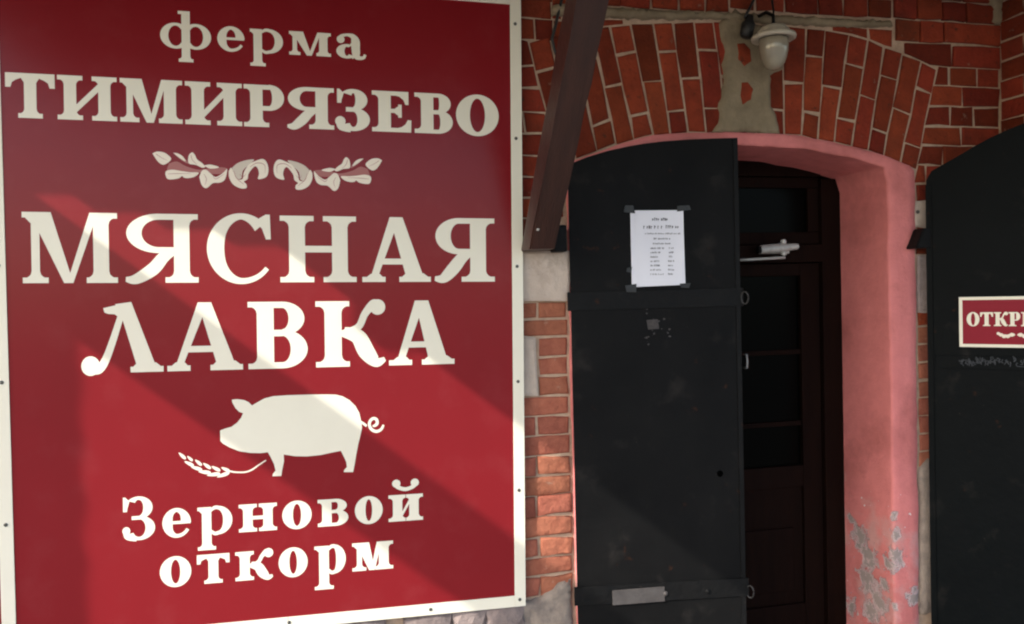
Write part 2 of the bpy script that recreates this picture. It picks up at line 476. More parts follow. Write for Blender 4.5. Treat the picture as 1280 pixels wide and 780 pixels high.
# stone blocks in the pilaster
def block(px0, py0, px1, py1, yf, m_='stone', name='stone_block', xl_=None):
    a, b = at(px0, py0), at(px1, py1)
    x0 = a.x if xl_ is None else xl_
    return brick([(x0, b.z), (b.x, b.z), (b.x, a.z), (x0, a.z)], yf, m_, name=name, joint=.003, jit=.004, cham=.010, depth=.05)
block(640, 314, 710.5, 376, -.022, xl_=.64)
block(640, 421.5, 672, 495, -.010, xl_=.64)
block(1142, 250, 1160, 286, -.004)
brick([(2.458, at(1150, 392).z), (2.60, at(1150, 392).z), (2.60, at(1150, 318).z), (2.458, at(1150, 318).z)], -.006, 'rubble', name='stone_block', jit=.004, cham=.008)

# irregular sheets of cement and plaster laid over the bricks
def blob_sheet(name, pts, yf, m_, amp=.006, step=.018, edge=.006):
    """ragged polygon with a thickened, uneven face"""
    pts = ccw(pts); q = []
    for i in range(len(pts)):
        a, b = Vector(pts[i]), Vector(pts[(i+1) % len(pts)])
        n = max(1, int((b-a).length/step))
        for j in range(n):
            v = a.lerp(b, j/n); q.append((v.x+random.gauss(0, edge*.5), v.y+random.gauss(0, edge*.5)))
    inn = []
    xs = [p[0] for p in q]; zs = [p[1] for p in q]
    def inside(x, y):
        c = False
        for i in range(len(q)):
            a, b = q[i], q[i-1]
            if (a[1] > y) != (b[1] > y) and x < (b[0]-a[0])*(y-a[1])/(b[1]-a[1])+a[0]: c = not c
        return c
    x = min(xs)
    while x < max(xs):
        y = min(zs)
        while y < max(zs):
            p = (x+random.uniform(-.3, .3)*step, y+random.uniform(-.3, .3)*step)
            if inside(*p) and min((p[0]-a[0])**2+(p[1]-a[1])**2 for a in q) > (step*.5)**2: inn.append(p)
            y += step
        x += step
    V = [Vector(p) for p in q+inn]
    vo, eo, fo, ov, oe, of = delaunay_2d_cdt(V, [], [list(range(len(q)))], 0, 1e-6)
    bm = bmesh.new(); nb = len(q)
    vv = []
    for i, v in enumerate(vo):
        border = any(j < nb for j in ov[i])
        h = random.uniform(0, amp)
        vv.append(bm.verts.new((v.x, yf+(.006 if border else 0)-(0 if border else h), v.y)))
    for f, o in zip(fo, of):
        if o: bm.faces.new([vv[i] for i in f])
    r = bmesh.ops.extrude_edge_only(bm, edges=[e for e in bm.edges if e.is_boundary])
    for v in [g for g in r['geom'] if isinstance(g, bmesh.types.BMVert)]: v.co.y += .035
    return link(name, bm, M[m_], wall, smooth=True)
blob_sheet('cement_patch', [xz(p) for p in ((898, 28), (908, 21), (918, 12), (931, 22), (945, 31), (962, 33), (979, 36), (978, 86), (963, 95), (963, 132), (970, 145),
            (975, 168), (935, 166), (890, 166), (897, 154), (898, 130), (905, 102), (901, 80), (906, 65), (899, 45))], -.010, 'cement', .004)
for pp in (((920, 56), (930, 55), (936, 62), (938, 78), (928, 84), (921, 76)), ((924, 104), (933, 103), (940, 112), (937, 126), (926, 133), (923, 120))):
    brick([xz(p) for p in pp], -.014, joint=0, jit=.002, name='brick')
blob_sheet('mortar_ledge', [xz(p) for p in ((690, 7), (740, 9), (790, 12), (850, 15), (912, 17), (980, 21), (1050, 25), (1112, 28), (1113, 34), (1060, 34),
            (1010, 31), (950, 29), (915, 24), (860, 24), (790, 24), (750, 22), (690, 20))], -.020, 'cement', .007, .014)
blob_sheet('cement_patch', [xz(p) for p in ((1225, -12), (1262, -12), (1258, 20), (1247, 33), (1238, 28), (1240, 12))], -.018, 'cement', .008, .014)
# grey render at the foot of the pilaster and along the plinth
blob_sheet('plaster_base', [xz(p) for p in ((628, 815), (717, 815), (715, 760), (713.5, 723), (706, 725), (697, 729), (690, 735), (682, 740), (674, 746), (664, 750), (640, 753), (628, 754))], -.010, 'plaster', .009, .016, .003)
blob_sheet('plaster_base', [(2.45, .2), (2.86, .2), (2.86, .80), (2.62, .86), (2.55, .84), (2.50, .875), (2.458, .83), (2.455, .60)], -.012, 'plaster', .010, .024)
x = -1.7
while x < .62:                                   # rough plinth stones under the sign
    wd = random.uniform(.12, .26)
    for zz, hh in ((.33, .14), (.19, .135), (.06, .125)):
        xo = random.uniform(-.03, .03)
        bm = bmesh.new(); bmesh.ops.create_icosphere(bm, subdivisions=2, radius=.5)
        for v in bm.verts:
            s = max(abs(v.co.x), abs(v.co.y), abs(v.co.z))/.5
            v.co = v.co/(s**.75)
            v.co += Vector([random.gauss(0, .018) for _ in range(3)])
            v.co = Vector((x+xo+wd/2+v.co.x*wd*.98, .03+v.co.y*.13, zz+hh/2+v.co.z*hh*.98))
        link('plinth_stone', bm, M['rubble'], wall)
    x += wd

# pink painted surround: front band, rounded arris, reveal and soffit
IX0, IX1 = 1.03, at(1111.5, 450).x
DEP = .33
def surround():
    n = 60
    outer, inner = [], []
    for i in range(61):
        z = i/60; outer.append((xl, z*2.11)); inner.append((IX0, z*2.055))
    for i in range(1, n):
        t = i/n
        xo = xl+(xr-xl)*t; xi = IX0+(IX1-IX0)*t
        outer.append((xo, interp(INTW, xo))); inner.append((xi, interp(INTW, xi)-.052))
    for i in range(61):
        z = 1-i/60; outer.append((xr-.012*(1-z), z*2.108)); inner.append((IX1, z*2.055))
    return outer, inner
outer, inner = surround()
bm = bmesh.new()
prof = [(0, .03), (0, -.006), (.03, -.011), (.35, -.012), (.7, -.011), (.93, -.011), (.985, -.007), (1.0, .002), (1, .03), (1, .08), (1, .16), (1, .25), (1, DEP)]
grid = []
for (o_, i_) in zip(outer, inner):
    row = []
    for t, y in prof:
        jx = random.gauss(0, .0012) if y < .3 else 0
        px_ = Vector((o_[0]+(i_[0]-o_[0])*t, y, o_[1]+(i_[1]-o_[1])*t))
        nv = noise.noise_vector(px_*9)*.0045+noise.noise_vector(px_*31)*.0022
        if y > .3: nv *= 0
        row.append(bm.verts.new(px_+nv+Vector((jx*.4, 0, jx*.4))))
    grid.append(row)
for a, b in zip(grid, grid[1:]):
    for j in range(len(prof)-1): bm.faces.new((a[j], b[j], b[j+1], a[j+1]))
pink = link('pink_surround', bm, M['pink'], wall, smooth=True)
def on_reveal(x, y, lift=.002):
    d = fwd + ((900+x/2.6-CX)*r2-(480+y/2.6-CY)*u2)/FPX
    return CAM+d*((IX1-lift-CAM.x)/d.x)
# worn places: world positions on the reveal and on the front band
spots = [(on_reveal(452, 500), .055), (on_reveal(478, 560), .058), (on_reveal(478, 640), .060), (on_reveal(515, 712), .058), (on_reveal(490, 735), .050), (on_reveal(545, 585), .034),
         (at(900+570/2.6, 480+568/2.6, -.012), .045), (at(900+566/2.6, 480+730/2.6, -.012), .020), (on_reveal(535, 650), .030), (on_reveal(424, 440), .022), (at(900+560/2.6, 480+432/2.6, -.012), .026),
         (at(900+572/2.6, 480+492/2.6, -.012), .024), (at(900+628/2.6, 480+690/2.6, -.012), .035), (on_reveal(425, 720), .04)]
t = M['pink'].node_tree; N = t.nodes; L = t.links; bs = N['Principled BSDF']
tc = N.new('ShaderNodeTexCoord')
def mathn(op, a, b_=None):
    n_ = N.new('ShaderNodeMath'); n_.operation = op
    for i, v in enumerate((a, b_)):
        if v is None: continue
        if isinstance(v, (int, float)): n_.inputs[i].default_value = v
        else: L.new(v, n_.inputs[i])
    return n_.outputs[0]
fld = None
for p, rad in spots:
    q = p-wall.location
    d = N.new('ShaderNodeVectorMath'); d.operation = 'DISTANCE'; L.new(tc.outputs['Object'], d.inputs[0]); d.inputs[1].default_value = q
    v = mathn('SUBTRACT', 1.0, mathn('DIVIDE', d.outputs['Value'], rad*1.25))
    fld = v if fld is None else mathn('MAXIMUM', fld, v)
fld = mathn('MAXIMUM', fld, -.6)
nz = N.new('ShaderNodeTexNoise'); nz.inputs['Scale'].default_value = 26; nz.inputs['Detail'].default_value = 9; nz.inputs['Roughness'].default_value = .68
L.new(tc.outputs['Object'], nz.inputs['Vector'])
fld = mathn('ADD', fld, mathn('MULTIPLY', mathn('SUBTRACT', nz.outputs['Fac'], .5), 3.2))
def step(v, lo, hi):
    m_ = N.new('ShaderNodeMapRange'); m_.inputs[1].default_value = lo; m_.inputs[2].default_value = hi; L.new(v, m_.inputs[0]); return m_.outputs[0]
mix_mask(M['pink'], (.70, .52, .52), step(fld, .12, .26))        # pale undercoat at the broken edge
mix_mask(M['pink'], (.32, .255, .235), step(fld, .44, .58))      # bare grey plaster
bp2 = N.new('ShaderNodeBump'); bp2.inputs['Strength'].default_value = .9; bp2.inputs['Distance'].default_value = .006; bp2.invert = True
L.new(step(fld, .12, .46), bp2.inputs['Height'])
if bs.inputs['Normal'].links: L.new(bs.inputs['Normal'].links[0].from_socket, bp2.inputs['Normal'])
L.new(bp2.outputs[0], bs.inputs['Normal'])

# ------------------------------------------------------------------ brick pier at the right edge
pier = empty('brick_pier', (2.95, -.15, 0), 'projecting red brick pier at the far right, beside the open black shutter', 'pier')
bm = bmesh.new(); box(bm, 2.898, 3.5, -.292, .009, 0, 4.5); link('mortar_core', bm, M['mortar'], pier)
z = 2.93; k = 0
ROT = Matrix(((0, 1, 0, 2.890), (1, 0, 0, 0), (0, 0, 1, 0), (0, 0, 0, 1)))      # brick face turned to look along -X
while z > 1.2:
    ysp = [-.006, -.125, -.296] if k % 2 else [-.006, -.255, -.296]
    for a, b in zip(ysp, ysp[1:]):
        bm = brick_mesh([(b, z-.0857), (a, z-.0857), (a, z), (b, z)], 0.0)
        if bm: link('brick', bm, M['brick'], pier, mw=ROT)
    z -= .0857; k += 1

# ------------------------------------------------------------------ glyphs for the signs
def arc_ring(cx_, cy_, rx, ry, tx, ty, a0=0, a1=360, n=44):
    P_ = []
    for i in range(n):
        q = []
        for a, s in ((a0+(a1-a0)*i/n, 0), (a0+(a1-a0)*(i+1)/n, 0), (a0+(a1-a0)*(i+1)/n, 1), (a0+(a1-a0)*i/n, 1)):
            c, s_ = math.cos(R(a)), math.sin(R(a))
            q.append((cx_+(rx-tx*s)*c, cy_+(ry-ty*s)*s_))
        P_.append(q)
    return P_
def disc(x, y, r_, n=18, ry=None):
    return [[(x+r_*math.cos(2*math.pi*i/n), y+(ry or r_)*math.sin(2*math.pi*i/n)) for i in range(n)]]
rect = lambda x0, y0, x1, y1: [[(x0, y0), (x1, y0), (x1, y1), (x0, y1)]]

class Face:
    def __init__(s, T, t, sh, so, br): s.T, s.t, s.sh, s.so, s.br = T, t, sh, so, br
    def serif(s, x0, x1, y, up, l, r_):
        """slab serif with brackets at the end y of a stem x0..x1 (up: +1 at the foot, -1 at the head)"""
        out = rect(x0-l, min(y, y+up*s.sh), x1+r_, max(y, y+up*s.sh))
        for xs, sg, w_ in ((x0, -1, l), (x1, 1, r_)):
            if w_ > 0:
                b = min(s.br, w_*.95)
                out.append([(xs-sg*.5, y+up*s.sh*.9), (xs+sg*b, y+up*s.sh*.9), (xs+sg*b*.45, y+up*(s.sh+b*.22)), (xs+sg*b*.15, y+up*(s.sh+b*.55)), (xs-sg*.2, y+up*(s.sh+b*1.2))])
        return out
    def stem(s, x0, x1, y0, y1, b=None, t=None):
        out = rect(x0, y0, x1, y1)
        if b: out += s.serif(x0, x1, y0, 1, *b)
        if t: out += s.serif(x0, x1, y1, -1, *t)
        return out
    def bow(s, cx_, cy_, rx, ry, T, t, a0, a1, tend):
        pts = []
        for i in range(41):
            a = a0+(a1-a0)*i/40; c, s_ = math.cos(R(a)), math.sin(R(a))
            wd = t+(T-t)*abs(c)**1.35
            if a > 270: wd = t+(tend-t)*(a-270)/(a1-270)
            pts.append((cx_+(rx-wd/2)*c, cy_+(ry-wd/2)*s_, wd))
        return stroke(pts, 2)
    def glyph(s, ch, w_, H, asc=0, desc=0):
        T, t, sh, so = s.T, s.t, s.sh, s.so
        o = []
        if ch in 'Ии' or ch == 'й':
            i_ = min(so, (w_-2*so-2*T)*.46)
            o += s.stem(so, so+T, 0, H, (so, i_), (so, i_)) + s.stem(w_-so-T, w_-so, 0, H, (i_, so), (i_, so))
            a, b = so+T-.5, w_-so-T+.5
            o.append([(a, .16*H), (b, .66*H), (b, .84*H), (a, .34*H)])
            if ch == 'й':
                c = w_*.5; r_ = w_*.27; y = H+.30*H
                o += stroke([(c-r_, y+.12*H, T*.75), (c-r_*.75, y-.02*H, T*.45), (c, y-.10*H, T*.42), (c+r_*.75, y-.02*H, T*.45), (c+r_, y+.12*H, T*.75)])
                o += disc(c-r_, y+.13*H, T*.44) + disc(c+r_, y+.13*H, T*.44)
        elif ch in 'Нн':
            i_ = min(so, (w_-2*so-2*T)*.42)
            o += s.stem(so, so+T, 0, H, (so, i_), (so, i_)) + s.stem(w_-so-T, w_-so, 0, H, (i_, so), (i_, so)) + rect(so, H*.5-t*.55, w_-so, H*.5+t*.55)
        elif ch in 'Тт':
            c = w_/2
            o += s.stem(c-T/2, c+T/2, 0, H, (so*.95, so*.95)) + rect(0, H-sh*1.05, w_, H)
            for f in (lambda x: x, lambda x: w_-x):
                o.append([(f(0), H), (f(0), H*.68), (f(w_*.105), H*.68), (f(w_*.135), H*.79), (f(w_*.21), H-sh*1.5), (f(w_*.33), H-sh)])
            for sg in (-1, 1):
                o.append([(c+sg*(T/2-.5), H-sh), (c+sg*(T/2+so*.5), H-sh), (c+sg*(T/2+.5), H-sh*1.9), (c+sg*(T/2-.5), H-sh*2.2)])
        elif ch in 'Мм':
            t2 = T*.52; xv = w_*.475
            o += rect(so, 0, so+t2, H) + s.serif(so, so+t2, 0, 1, so, so*.95) + rect(0, H-sh, so+t2, H)
            o.append([(so*.35, H-sh), (so, H-sh), (so, H-sh-s.br)])
            o += s.stem(w_-so-T, w_-so, 0, H, (so*.8, so), (0, so))
            o.append([(so-.1*T, H), (so+t2+T*.72, H), (xv+T*.30, 0), (xv-T*.28, 0)])
            o.append([(xv-.1*T, 0), (xv+T*.30, 0), (w_-so-T+t*.8, H), (w_-so-T-t*.55, H)])
        elif ch in 'Рр':
            y0 = .40*H if ch == 'Р' else -.0
            st = so
            if ch == 'Р': o += s.stem(st, st+T, 0, H, (so, so), (so, 0))
            else:
                o += s.stem(st, st+T, -desc, H*.99, (so, so), None) + rect(0, H*.99-sh, st+T, H*.99)
                o.append([(so*.3, H-sh*1.02), (so, H-sh*1.02), (so, H-sh-s.br)])
            cy_ = (H+y0)/2; ry = (H-y0)/2*1.03; c0 = st+T+(w_-st-T)*.30
            th = T*.98
            o += arc_ring(c0, cy_, w_-c0, ry, th, t*1.1, -92, 92, 30)
            if ch == 'Р': o += rect(st+T-.5, H-t*1.1, c0+.5, H) + rect(st+T-.5, y0-ry*.03, c0+.5, y0-ry*.03+t*1.1)
            else:
                o += stroke([(st+T-1, H*.86, t*.9), (st+T+(c0-st-T)*.5, H*.955, t*1.1), (c0+1, H*1.03-(H*.5*1.03-cy_*1.03)-t*.6, t*1.1)])
                o += stroke([(st+T-1, H*.13, t*.9), (st+T+(c0-st-T)*.5, H*.03, t*1.1), (c0+1, cy_-ry+t*.55, t*1.1)])
        elif ch == 'Я':
            a = w_-so-T
            o += s.stem(a, a+T, 0, H, (so, so), (0, so))
            y0 = .43*H; cy_ = (H+y0)/2; ry = (H-y0)/2; c0 = a-(a-.05*w_)*.32; x0 = .045*w_
            o += arc_ring(c0, cy_, c0-x0, ry, T*.95, t*.95, 88, 272, 30) + rect(c0-.5, H-t*.95, a+.5, H) + rect(c0-.5, y0, a+.5, y0+t*.95)
            o += stroke([(a-.02*w_, y0+t*.3, T*.55), (a-.14*w_, y0-.06*H, T*.72), (a-.28*w_, .20*H, T*.80), (.17*w_, .055*H, T*.62), (.03*w_, .05*H, t*.75)])
        elif ch in 'Зз':
            y0 = .50*H
            o += arc_ring(w_*.50, .745*H, w_*.43, .265*H, T*.98, t, -88, 140, 34)
            o += arc_ring(w_*.50, .27*H, w_*.50, .285*H, T*1.02, t, -150, 88, 34)
            o += rect(w_*.28, y0-t*.55+.01*H, w_*.58, y0+t*.55+.01*H)
            o.append([(w_*.02, H*1.0), (w_*.09, H*1.0), (w_*.22, H*.90), (w_*.155, H*.74), (w_*.14, H*.66), (w_*.02, H*.66)])
            o += stroke([(w_*.10, H*.20, T*.62), (w_*.13, H*.09, T*.6), (w_*.24, H*.03, t*1.2), (w_*.42, H*0.0, t)])
            o += disc(w_*.11, H*.215, T*.42)
        elif ch == 'Е':
            o += s.stem(so, so+T, 0, H, (so, 0), (so, 0)) + rect(so, H-sh, w_*.93, H) + rect(so, 0, w_*.98, sh) + rect(so, H*.52-t*.5, w_*.72, H*.52+t*.5)
            o.append([(w_*.93, H), (w_*.93, H*.68), (w_*.85, H*.68), (w_*.80, H*.80), (w_*.70, H-sh*1.2), (w_*.6, H-sh)])
            o.append([(w_, H*.30), (w_*.99, 0), (w_*.62, sh*.9), (w_*.75, sh*1.25), (w_*.85, H*.2), (w_*.91, H*.31)])
            o += rect(w_*.665, H*.36, w_*.755, H*.68)
            o.append([(w_*.5, H*.52), (w_*.67, H*.40), (w_*.67, H*.64)])
        elif ch in 'Вв':
            c0 = so+T+(w_-so-T)*.25; y0 = .515*H
            o += s.stem(so, so+T, 0, H, (so, 0), (so, 0))
            o += arc_ring(c0, (H+y0)/2-.01*H, w_*.95-c0, (H-y0)/2+.01*H, T*.95, t, -90, 90, 26) + arc_ring(c0, (y0+t*.7)/2, w_-c0, (y0+t*.7)/2, T*1.02, t, -90, 90, 26)
            o += rect(so+T-.5, H-t, c0+.5, H) + rect(so+T-.5, 0, c0+.5, t) + rect(so+T-.5, y0-t*.35, c0+.5, y0+t*.7)
        elif ch in 'Оо':
            o += arc_ring(w_/2, H/2, w_/2, H*.525, T*1.12 if w_ > H else T*1.08, t*1.05, 0, 360, 56)
        elif ch == 'С':
            o += s.bow(w_*.52, H/2, w_*.52, H*.525, T*1.08, t*1.0, 48, 324, t*.75)
            o.append([(w_*.90, H*1.01), (w_*.965, H*1.01), (w_*.975, H*.64), (w_*.90, H*.64), (w_*.84, H*.80), (w_*.74, H*.90), (w_*.80, H*.955)])
        elif ch == 'А':
            ax = w_*.47
            o.append([(so*.85, sh*.5), (so*.85+t*1.15, sh*.5), (ax+t*.5, H*.90), (ax-t*.15, H), (ax-t*.75, H)])
            o.append([(w_-so*.75-T*1.12, sh*.5), (w_-so*.75, sh*.5), (ax+T*.52, H), (ax-t*.75, H)])
            o += rect(0, 0, so*1.8+t*1.15, sh) + rect(w_-so*1.6-T*1.12, 0, w_, sh)
            o.append([(so*.5, sh-.1), (so*1.5+t*1.15, sh-.1), (so*1.15+t*1.15, sh*1.6), (so*.95, sh*1.6)])
            o.append([(w_-so*1.3-T*1.12, sh-.1), (w_-so*.3, sh-.1), (w_-so*.85, sh*1.7), (w_-so*.85-T*1.12, sh*1.7)])
            o += rect(w_*.27, H*.27, w_*.66, H*.27+t*1.0)
        elif ch == 'Л':
            ax = w_*.55
            o.append([(w_-so*.75-T*1.15, sh*.5), (w_-so*.75, sh*.5), (ax+T*.35, H*1.015), (ax-T*.62, H*.985), (ax-T*.35, H*.90)])
            o += rect(w_-so*1.6-T*1.15, 0, w_, sh)
            o.append([(w_-so*1.3-T*1.15, sh-.1), (w_-so*.3, sh-.1), (w_-so*.85, sh*1.7), (w_-so*.85-T*1.15, sh*1.7)])
            o.append([(ax+T*.3, H*1.015), (w_*.285, H*.93), (w_*.30, H*.865), (w_*.35, H*.845), (w_*.42, H*.84), (ax, H*.72)])
            o += stroke([(ax-T*.22, H*.86, t*1.0), (w_*.39, H*.45, t*1.15), (w_*.30, H*.18, t*1.3), (w_*.22, H*.06, T*.55), (w_*.13, H*.085, T*.7)])
            o += disc(w_*.125, H*.105, T*.55)
        elif ch in 'Кк':
            o += s.stem(so, so+T, 0, H, (so, so*.9), (so, so*.9))
            a = so+T
            o += stroke([(a-1, H*.50, t*1.05), (w_*.60, H*.60, t*1.15), (w_*.70, H*.80, t*1.2), (w_*.82, H*.945, T*.55), (w_*.88, H*.93, T*.62)]) + disc(w_*.885, H*.905, T*.47)
            o += stroke([(a+.03*w_, H*.53, T*.6), (w_*.60, H*.45, T*.9), (w_*.72, H*.22, T*.98), (w_*.86, H*.06, T*.62), (w_*.985, H*.105, t*.7)])
        elif ch == 'ф':
            c = w_/2
            o += s.stem(c-T/2, c+T/2, -desc, H+asc, (so*.9, so*.9), None) + rect(c-T/2-so, H+asc-sh, c, H+asc)
            rx = w_*.30
            o += arc_ring(rx, H/2, rx, H*.53, T*.95, t, 40, 320, 36) + arc_ring(w_-rx, H/2, rx, H*.53, T*.95, t, -140, 140, 36)
            for f in (lambda x: x, lambda x: w_-x):
                o += stroke([(f(rx+rx*.7), H*.86, t), (f(c-T*.4), H*.80, t)]) + stroke([(f(rx+rx*.7), H*.14, t), (f(c-T*.4), H*.20, t)])
        elif ch == 'е':
            o += s.bow(w_*.5, H/2, w_*.5, H*.53, T*1.08, t*1.15, 0, 330, t*1.0)
            o += rect(w_*.2, H*.46, w_*.985, H*.46+t*.9)
        elif ch == 'а':
            a = w_*.50
            o += stroke([(w_*.10, H*.80, T*.62), (w_*.20, H*.93, t*1.25), (w_*.38, H*.985, t*1.05), (w_*.56, H*.93, T*.62), (w_*.65, H*.74, T*1.0), (w_*.66, H*.4, T), (w_*.69, H*.12, T*.9), (w_*.80, H*.02, t*1.5), (w_*.93, H*.05, t*1.2), (w_*.985, H*.18, t*1.0)])
            o += disc(w_*.15, H*.78, T*.46)
            o += arc_ring(w_*.36, H*.28, w_*.36, H*.31, T*.95, t, 60, 320, 30) + stroke([(w_*.48, H*.565, t), (w_*.64, H*.60, t)]) + stroke([(w_*.52, H*.01, t*1.1), (w_*.68, H*.16, t)])
        elif ch == 'Ы':
            c0 = so+T+(w_*.68-so-T)*.3
            o += s.stem(so, so+T, 0, H, (so, 0), (so, so)) + arc_ring(c0, .28*H, w_*.66-c0, .28*H, T*.9, t, -90, 90, 24) + rect(so+T-.5, 0, c0+.5, t) + rect(so+T-.5, .56*H-t, c0+.5, .56*H)
            o += s.stem(w_-so-T, w_-so, 0, H, (so, so), (so, so))
        return o

# ------------------------------------------------------------------ the shop sign
SY = -.035                                    # front of the panel
TILT = R(-.95)
eu = Vector((math.cos(TILT), 0, math.sin(TILT))); ev = Vector((-math.sin(TILT), 0, math.cos(TILT)))
S0 = at(320, 390, SY)
def uv(px, py):
    d = at(px, py, SY)-S0; return d.dot(eu), d.dot(ev)
def P3(lift):
    return lambda u, v: S0 + eu*u + ev*v + Vector((0, -lift, 0))
uR = uv(657, 756)[0]; vB = uv(657, 757)[1]; vT = uv(626, 4.8)[1]+.042; uL = uv(1.2, 700)[0]; BW = .042
base = P3(0)((uL+uR)/2, vB)
sign = empty('shop_sign', base, 'big dark red butcher shop sign with cream lettering and a white pig', 'sign')
def plate(name, u0, u1, v0, v1, y_front, y_back, m_, parent, bev=0.0):
    bm = bmesh.new()
    Mx = Matrix((eu, Vector((0, 1, 0)), ev)).transposed().to_4x4(); Mx.translation = Vector((S0.x, 0, S0.z))
    box(bm, u0, u1, y_front, y_back, v0, v1, bev, Mx)
    return link(name, bm, M[m_], parent)
plate('panel', uL-.012, uR-.004, vB+.004, vT-.004, SY, SY+.012, 'red', sign)
plate('border_strip', uR-BW, uR, vB, vT, SY-.003, SY+.010, 'cream', sign, .001)
SH = lambda v: -.020*(v-vB)/(vT-vB)
bm = bmesh.new(); q = [(uL+SH(vB), vB), (uL+BW+SH(vB), vB), (uL+BW+SH(vT), vT), (uL+SH(vT), vT)]
A = [bm.verts.new(P3(.003)(*c)) for c in q]; B = [bm.verts.new(P3(-.010)(*c)) for c in q]
bm.faces.new(A); bm.faces.new(B[::-1])
for i in range(4): bm.faces.new((A[i], B[i], B[(i+1) % 4], A[(i+1) % 4]))
link('border_strip', bm, M['cream'], sign)
uj = uv(360, 777)[0]
plate('border_strip', uL+BW+.0005, uj, vB, vB+BW, SY-.003, SY+.010, 'cream', sign, .001)
plate('border_strip', uj+.0012, uR-BW-.0005, vB, vB+BW, SY-.0026, SY+.010, 'cream', sign, .001)
plate('border_strip', uL+BW-.019, uR-BW-.0005, vT-BW, vT, SY-.003, SY+.010, 'cream', sign, .001)
for u_, vv_ in [(uR-BW*.55, uv(640, y)[1]) for y in (30, 173, 333, 477, 613, 750)] + [(uL+BW*.5+SH(uv(4, y)[1]), uv(4, y)[1]) for y in (60, 195, 332, 478, 656)] + \
               [(uv(538, 760)[0], vB+BW*.5), (uj+.004, vB+BW*.55), (uv(190, 778)[0], vB+BW*.5)]:
    bm = bmesh.new(); lathe(bm, [(.0062, 0), (.006, .002), (.004, .0032), (0, .0036)], P3(.003)(u_, vv_), Vector((0, -1, 0)), 12)
    link('screw', bm, M['screw'], sign)
for zz in (vB+.25, vB+1.1, vT-.3): plate('batten', uL+.05, uR-.05, zz, zz+.05, SY+.012, .008, 'deck', sign)

def line(face, text, exts, refs, H, sheet_lift=.0006, asc=0, desc=0, caps=None, trim=.85):
    """exts: left/right pixel of each letter; refs: (x, ybase, ytop) of one place in the line"""
    x, yb, yt = refs
    vb = uv(x, yb)[1]; k = (uv(x, yt)[1]-vb)/H
    polys = []
    for ch, (a, b) in zip(text, exts):
        ua, ub = uv(a, (yb+yt)/2)[0], uv(b, (yb+yt)/2)[0]
        h = H
        if caps and ch in caps: h = caps[ch]
        w_ = b-a-2*trim; kx = (ub-ua)/(b-a)
        for p in face.glyph(ch, w_, h, asc, desc):
            polys.append([(ua+(trim+q[0])*kx, vb+q[1]*k) for q in p])
    bm = union_sheet(polys, P3(sheet_lift), Vector((0, .0004, 0)))
    return link('lettering', bm, M['cream'], sign)
f1 = Face(10.6, 3.4, 3.8, 4.3, 3)
line(f1, 'ферма', [(199.5, 264.8), (270.9, 306.6), (311.7, 354.6), (360.5, 414.4), (419.5, 457.7)], (387.4, 69.6, 40.2), 29.4, asc=15.5, desc=16.5)
f2 = Face(15.4, 5.2, 5.4, 8.0, 5)
line(f2, 'ТИМИРЯЗЕВО', [(6, 69.6), (71, 147), (149.2, 228.8), (230.5, 303.3), (303.9, 356), (356.3, 418.3), (419.7, 463), (464, 514.8), (517.2, 566.6), (569, 624)], (264, 156.3, 103), 52.5)
f3 = Face(19.8, 7.6, 6.6, 11.0, 7)
line(f3, 'МЯСНАЯ', [(27, 147.7), (153, 248.6), (257.8, 341.5), (349.2, 446.2), (451.7, 539), (540, 619)], (323, 353, 269), 84)
f4 = Face(21, 7.6, 6.6, 11.0, 7)
line(f4, 'ЛАВКА', [(98.5, 204.6), (207.7, 304), (309.2, 385.2), (393.8, 483), (485, 568.6)], (362, 460.2, 377), 82)
f5 = Face(11.8, 4.0, 4.2, 5.4, 4)
line(f5, 'Зерновой', [(152.3, 194.5), (202, 239.5), (246, 291.2), (297.6, 347), (352, 390.4), (396.4, 436.3), (442.8, 479.2), (484.9, 529.6)], (345, 662.4, 628.2), 34.5, desc=19, caps={'З': 52})
f6 = Face(12.4, 4.2, 4.2, 5.6, 4)
line(f6, 'откорм', [(198.8, 239.8), (245.3, 287.8), (293.3, 342.2), (347.5, 385.4), (392.3, 433.1), (439.6, 492.3)], (345, 722.4, 686.6), 36.5, desc=20)

def traced(name, polys, m_, zoom, ox, oy, lift, parent=None, smooth=True, mirror=None):
    """outlines measured on an enlarged crop of the photograph"""
    out = []
    for p in polys:
        q = [uv(ox+x/zoom, oy+y/zoom) for x, y in p]
        if mirror is not None: q = [(2*mirror-a, b) for a, b in q]
        if smooth: q = spline(q+[q[0]], 4)[:-1]
        out.append(q)
    bm = union_sheet(out, P3(lift), Vector((0, .0003, 0)))
    return link(name, bm, M[m_], parent or sign)
Zp, Ox, Oy = 4.129, 190, 470
pig = [(412, 122), (440, 119), (475, 124), (498, 134), (516, 152), (545, 135), (580, 116), (625, 104), (700, 99), (800, 96), (900, 95), (950, 96), (985, 105), (1020, 125), (1050, 155), (1070, 190),
       (1080, 235), (1084, 268), (1076, 305), (1065, 350), (1055, 400), (1046, 455), (1038, 494), (1037, 496), (991, 496), (990, 493), (994, 482), (1006, 470), (1003, 445), (988, 412), (975, 386), (930, 395), (870, 408), (800, 415), (740, 414), (680, 405),
       (681, 440), (672, 485), (667, 516), (622, 517), (624, 505), (638, 488), (630, 455), (612, 418), (598, 393), (560, 398), (510, 397), (450, 388), (400, 368), (365, 348),
       (353, 335), (352, 281), (375, 272), (410, 262), (440, 240), (460, 215), (470, 192), (450, 185), (430, 165), (416, 140)]
tail = stroke([(1078, 236, 10), (1092, 246, 13), (1108, 258, 12)], 5) + stroke([(1138, 258, 8), (1150, 256, 14), (1162, 244, 16), (1158, 224, 15), (1142, 219, 15), (1126, 232, 15), (1122, 254, 15), (1134, 276, 16), (1158, 286, 15), (1182, 276, 14), (1195, 252, 10)], 5)
